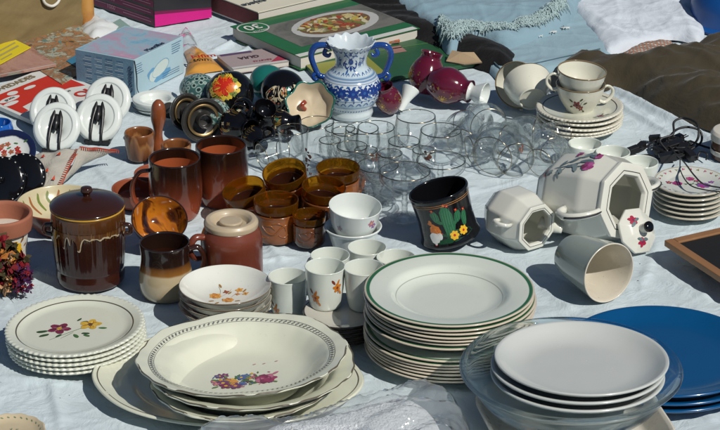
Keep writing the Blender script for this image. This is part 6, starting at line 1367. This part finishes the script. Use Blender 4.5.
# orange-yellow pack
t = thing('candy_pack', 'crumpled clear and orange plastic pack with red lettering', 'pack', (0, 0, 0))
o, (cx, cy) = heap('wrapper', [(184, 80), (188, 62), (184, 52), (196, 46), (212, 58), (224, 70), (205, 73), (195, 80)], 1.3, matte('orange_wrapper', (.52, .25, .05), .3, .3, 20, 60, .3), 1.5, .4, .5, .6, 2, 0, .35, 3, parent=t, smoothpoly=False)
t.location = (cx*.01, cy*.01, 0); P = Paint(lambda u, v, e: (u, v, 1.9+e)); P.blob(-.4, -2.6, 3.2, 1.5, .25, matte('yellow_wrapper', (.60, .42, .08), .3, .1), 14, .15)
lettering('Nfim', 2.3, ink((.40, .03, .01)), t, (1.0, -.8, 2.0), (1, .28, 0), (-.25, 1, 0), bold=.05)
o, (cx, cy) = heap('clear_bag', [(176, 60), (180, 34), (192, 34), (200, 48), (196, 62)], 2.4, PLASTIC, 1.5, .7, .5, .6, 2, 0, .4, 5, px=True); tag(o, 'small crumpled clear plastic bag between the insole box and the orange pack', 'plastic bag')
# paper carrier bag
t = thing('paper_carrier_bag', 'brown paper carrier bag with a white cord handle, standing at the back left', 'paper bag', (G(0, 60).x, G(0, 60).y, 0)); O = t.location*100
a_, b_ = Vector(G(-20, 62, 0))*100-O, Vector(G(84, 28, 0))*100-O; u_ = (b_-a_); Lb = u_.length; u_.normalize(); n_ = Vector((u_.y, -u_.x, 0)); kraft = matte('kraft_paper', (.20, .145, .065), .65, .22, 9, 40, .5, .004)
vs, fs = [], []; nx, nz = 44, 24; Hb = 13
for sd_ in (0, 1):
    for j in range(nz+1):
        for i in range(nx+1):
            u, v = i/nx, j/nz; p = a_+u_*(u*Lb)+zz*(v*Hb)-n_*(sd_*7*(1-.3*v)) + n_*((.25*noise.noise(Vector((u*6, v*4, sd_)))+.5*math.sin(v*PI)*.6)+.18*(1-min(1, abs(noise.noise(Vector((u*3+v*2, v*3, 4))))*8))); vs.append(tuple(p))
M_ = (nx+1)*(nz+1)
for sd_ in (0, 1):
    for j in range(nz):
        for i in range(nx): a = sd_*M_+j*(nx+1)+i; fs.append((a, a+1, a+nx+2, a+nx+1))
for j in range(nz):
    for i in (0, nx): a = j*(nx+1)+i; fs.append((a, a+nx+1, M_+a+nx+1, M_+a))
link('paper_body', mesh('paper_body', vs, fs), kraft, t)
cpt = lambda px, py: tuple(Vector(G(px, py, 0))*100-O)
# handle cord lies on the bag face: intersect pixel rays with the face plane
def onface(px, py, off=.35):
    d = ray(px, py); n3 = n_; o3 = (O+a_+n_*off)*.01; tt3 = (o3-CAMLOC).dot(n3)/d.dot(n3); return tuple((CAMLOC+d*tt3)*100-O)
tube('cord_handle', [onface(40, -14, .8), onface(42, -5, .9), onface(45, 3, 1.0), onface(52, 6, 1.0), onface(58, 2, 1.0), onface(61, -6, .9), onface(62, -14, .8)], .28, matte('white_cord', (.62, .60, .54), .8), t)
o, c = heap('paper_wrap', [(78, 38), (82, 14), (96, 18), (112, 26), (124, 32), (104, 44), (90, 46)], 2.6, matte('tissue', (.56, .58, .58), .6, .06, 10, 30, .4), 2.0, .8, .35, .5, 1.5, 0, .6, 11); tag(o, 'crumpled white paper between the brown carrier bag and the magenta carton', 'paper')
t = thing('orange_tin', 'orange and brown tin behind the carrier bag, by the magenta carton', 'tin', at(86, 26, 0)); lathe('body', [(0, 0), (1.6, 0), (1.7, .3), (1.7, 6.5), (0, 6.5)], banded('orange_tin', [(0, (.3, .1, .02)), (4, (.5, .25, .06))], 'z', 0, 7, .8, 60, .4), t, 32); lathe('lid', [(0, 6.52), (1.8, 6.52), (1.8, 7.3), (0, 7.3)], DKM, t, 32)

# ================================================================== clothes heaped at the back right
def crz(x, y, d):
    k = min(1, d/2); return k*(.9*max(0, 1-abs(noise.noise(Vector((x*.03+y*.05, y*.07-x*.02, 3))))*9)+.45*max(0, 1-abs(noise.noise(Vector((x*.10, y*.04+x*.05, 13))))*8)+.3*max(0, 1-abs(noise.noise(Vector((x*.16-y*.1, y*.12, 23))))*7))
brn = fabric('brown_cotton', (.050, .040, .024), .85, 900, .2, .14, 14, .35, 8); dnm = fabric('light_denim', (.21, .32, .38), .88, 1000, .4, .14, 10, .25, 16); dnm2 = fabric('faded_denim', (.25, .37, .43), .88, 1000, .4, .10, 10, .25, 16)
blkc = fabric('black_cloth', (.0035, .0035, .004), .8, 900, .2, .2, 12, .4); wht = fabric('white_cotton', (.55, .60, .66), .88, 1000, .2, .05, 12, .4)
o, c = heap('brown_garment', [(556, 98), (550, 80), (560, 66), (585, 62), (620, 70), (655, 66), (690, 52), (740, 46), (775, 100), (770, 150), (712, 132), (690, 123), (668, 112), (650, 106), (632, 93), (612, 90)], 4.4, brn, 2.6, 1.8, .13, R_(-28), 3.2, 0, .45, 21, rough=.05, extra=lambda x, y, d: .55*crz(x, y, d)); tag(o, 'dark brown garment heaped behind the teacups and cables', 'garment')
o, c = heap('black_garment', [(325, 8), (352, 18), (392, 36), (436, 52), (470, 66), (505, 76), (520, 60), (480, 40), (450, 0), (340, -20)], 2.8, blkc, 2.2, 1.2, .14, R_(-25), 3, 0, .6, 31, rough=.1); tag(o, 'black cloth bundled between the books and the light denim', 'garment')
o, c = heap('embroidered_denim', [(462, 44), (505, 88), (512, 80), (560, 72), (606, 62), (610, 48), (570, 10), (480, 10)], 1.3, dnm2, .45, .22, .14, R_(20), 3, 0, .4, 41, baseedge=0, rough=.05, extra=lambda x, y, d: .22*crz(x*1.5, y*1.5, d)); den2 = o; tag(o, 'light blue denim garment embroidered with small white crosses', 'garment')
o, c = heap('fringed_denim', [(372, 0), (400, 20), (436, 46), (450, 60), (475, 50), (505, 54), (545, 44), (575, 24), (580, -14), (480, -40), (360, -30)], 2.8, dnm, .8, .6, .12, R_(-12), 4, 0, .45, 51, baseedge=.9, rough=.08, extra=lambda x, y, d: .5*crz(x*1.3, y*1.3, d)); fr_ = o; tag(o, 'light blue denim garment with a frayed fringe lying on top of the black cloth', 'garment')
vs, fs = [], []; poly_ = [(440, 40), (452, 50), (462, 46), (475, 43), (490, 44), (505, 44), (520, 40), (535, 37), (550, 31), (563, 24)]
sm = smoothpath([(a, b, 0) for a, b in poly_], 34)
from mathutils import kdtree
KD = kdtree.KDTree(len(fr_.data.vertices)+len(den2.data.vertices))
for q4 in (fr_, den2):
    for v in q4.data.vertices: KD.insert(Vector((v.co.x+q4.location.x, v.co.y+q4.location.y, 0))*100, int(v.co.z*1e6))
KD.balance()
def zc_(x, y): return max(h[1] for h in KD.find_n(Vector((x, y, 0)), 3))*1e-4
for i, v in enumerate(sm):
    for k in range(14):
        p = Vector(G(v.x+random.uniform(-1.5, 1.5), v.y-3+random.uniform(-4, 3), 1.0))*100; p.z = zc_(p.x, p.y)+random.uniform(.0, .3)
        L = random.uniform(.3, .95); dx, dy = random.gauss(0, .8), random.gauss(-.3, .6)
        q5 = p+Vector((dx, dy, 0))*L; q5.z = zc_(q5.x, q5.y)+random.uniform(.05, .5); m5 = (p+q5)/2; m5.z = max(p.z, q5.z)+.2
        tube_geo([p, m5, q5], [.12, .10, .06], 4, 2, 1, vs, fs)
loc = fr_.location*100; vs = [(a-loc.x, b-loc.y, c_) for a, b, c_ in vs]
link('frayed_fringe', mesh('frayed_fringe', vs, fs), fabric('frayed_threads', (.36, .47, .48), .9), fr_)
W_ = ink((.55, .60, .60)); vs, fs = [], []
def onc(px, py, lift):
    z = 1.5
    for _ in range(4): p = G(px, py, z)*100; z = zc_(p.x, p.y)
    p = G(px, py, z)*100; p.z = z+lift; return p-den2.location*100
for px, py in ((507, 44), (523, 40), (538, 37), (552, 33), (565, 29), (492, 48)):
    p = onc(px, py, .35)
    for a in range(4):
        th = a*PI/4+.3; tube_geo([p-Vector((math.cos(th), math.sin(th), 0))*.95, p+Vector((math.cos(th), math.sin(th), 0))*.95], .13, 4, 1, .6, vs, fs)
link('embroidered_crosses', mesh('embroidered_crosses', vs, fs), W_, den2)
vs, fs = [], []
for line in ([(470, 38), (482, 50), (494, 62), (505, 74)], [(475, 35), (488, 47), (500, 59), (511, 71)], [(516, 68), (560, 58), (600, 49)]):
    tube_geo([onc(px, py, .04) for px, py in line], .15, 5, 8, 1, vs, fs)
link('seam', mesh('seam', vs, fs), fabric('denim_seam', (.06, .11, .14)), den2)
o, c = heap('white_shirt', [(566, 12), (590, 36), (606, 58), (640, 48), (672, 42), (702, 44), (700, 8), (680, -30), (560, -25)], 1.4, wht, .5, .5, .16, R_(-60), 3.5, 0, .4, 61, baseedge=.4, rough=.1, extra=lambda x, y, d: .35*crz(x*1.6, y*1.6, d)); tag(o, 'white cotton shirt lying behind the brown garment', 'shirt')
PLAID, tt_, pp_ = nodes('plaid'); ck = N(tt_, 'TexWave', i_Scale=45.0); tt_.links.new(coords(tt_), ck.inputs['Vector']); ck2 = N(tt_, 'TexWave', bands_direction='Y', i_Scale=35.0); tt_.links.new(coords(tt_), ck2.inputs['Vector'])
tt_.links.new(mixrgb(tt_, ck.outputs[1], mixrgb(tt_, ck2.outputs[1], (.45, .43, .38), (.10, .08, .07)), (.30, .14, .09)), pp_.inputs['Base Color']); pp_.inputs['Roughness'].default_value = .9
o, c = heap('plaid_cloth', [(618, 56), (640, 62), (668, 54), (672, 42), (640, 44)], 1.0, PLAID, 1.0, .4, .3, .3, 1, 0, .4, 71); tag(o, 'scrap of beige plaid cloth between the white shirt and the brown garment', 'cloth')
t = thing('blue_basin', 'smooth blue plastic basin upside down in the upper right corner', 'basin', at(735, 22, 0)); lathe('body', [(9.0, 0), (9.6, 0), (9.7, .5), (8.8, 1.0), (8.6, 5, 1.5), (6.5, 8.5, 2), (0, 9.0)], glaze('blue_plastic', (.005, .07, .27), .35, .1, .1), t, 72)
t = tag(link('cardboard_scrap', mesh('cardboard_scrap', [tuple(Vector(G(*a))*100) for a in ((446, 61, 1.2), (452, 50, 2.6), (462, 52, 2.7), (474, 52, 2.6), (482, 62, 1.4), (464, 64, 1.2))], [(5, 4, 3, 2, 1, 0)], False), matte('cardboard', (.36, .26, .16), .8, .15)), 'torn piece of cardboard in front of the black cloth', 'cardboard')
t.modifiers.new('thickness', 'SOLIDIFY').thickness = .003

# ================================================================== towel in a clear bag, in front
m, tt_, pp_ = nodes('terry'); tt_.links.new(dirt(tt_, (.60, .64, .68), .06, 10), pp_.inputs['Base Color']); pp_.inputs['Roughness'].default_value = .95; pp_.inputs['Sheen Weight'].default_value = .3; TERRY = m
n = N(tt_, 'TexNoise', i_Scale=330.0, i_Detail=4.0); tt_.links.new(coords(tt_), n.inputs['Vector']); b1 = N(tt_, 'Bump', i_Strength=1.0, i_Distance=.005); tt_.links.new(n.outputs[0], b1.inputs['Height']); tt_.links.new(b1.outputs[0], pp_.inputs['Normal'])
tow = [(244, 470), (262, 458), (300, 452), (334, 442), (366, 432), (405, 428), (432, 436), (448, 452), (452, 480), (430, 510), (244, 510)]
def terr(x, y, d): return min(1, d/1.0)*(.12*noise.noise(Vector((x*1.3, y*1.3, 3)))+.12*(1-abs(noise.noise(Vector((x*2.4, y*1.8, 6))))*2))
o, c = heap('terry_towel', tow, 6.3, TERRY, 1.6, .12, .12, 0, 2, 0, .22, 81, extra=terr, smoothpoly=True); tag(o, 'folded white terry towel packed in the clear plastic bag at the front', 'towel')
bagp = [(184, 480), (190, 458), (215, 456), (250, 455), (290, 449), (330, 438), (360, 426), (400, 414), (440, 418), (466, 432), (476, 455), (480, 512), (184, 512)]
def cr(x, y, d): return .30*(1-min(1, abs(noise.noise(Vector((x*.35, y*.5, 2))))*5))*min(1, d)+.18*(1-min(1, abs(noise.noise(Vector((x*.9, y*.4+x*.3, 12))))*4))*min(1, d)
o, c = heap('plastic_bag', bagp, 7.3, PLASTIC, 1.7, .35, .3, .4, 2, 0, .35, 91, extra=cr); tag(o, 'crinkled clear plastic bag lying over the white towel', 'plastic bag')
for dx, dy, a in ((0, 0, .3), (2.3, .2, -.5)):
    pass
# ================================================================== crumbs and grit on the sheet
vs, fs = [], []
for px, py in [(578, 164), (634, 287), (186, 181), (200, 226), (640, 262), (505, 120), (470, 190), (592, 236), (30, 262), (420, 398), (300, 250)]+[(random.uniform(0, 720), random.uniform(60, 430)) for _ in range(260)]:
    p = G(px, py)*100; s_ = random.uniform(.03, .09); z_ = sheet_z(p.x, p.y)+.02; b = len(vs)
    vs += [(p.x+s_*random.uniform(.6, 2)*math.cos(a), p.y+s_*random.uniform(.6, 1.6)*math.sin(a), z_) for a in (0, 1.6, 3.1, 4.7)]+[(p.x, p.y, z_+s_*1.2)]
    fs += [(b, b+1, b+4), (b+1, b+2, b+4), (b+2, b+3, b+4), (b+3, b, b+4)]
tag(link('crumbs', mesh('crumbs', vs, fs, False), matte('dark_grit', (.06, .045, .03), .9, .4)), 'tiny dark crumbs and grit scattered over the white sheet', 'crumbs', None, 'stuff')
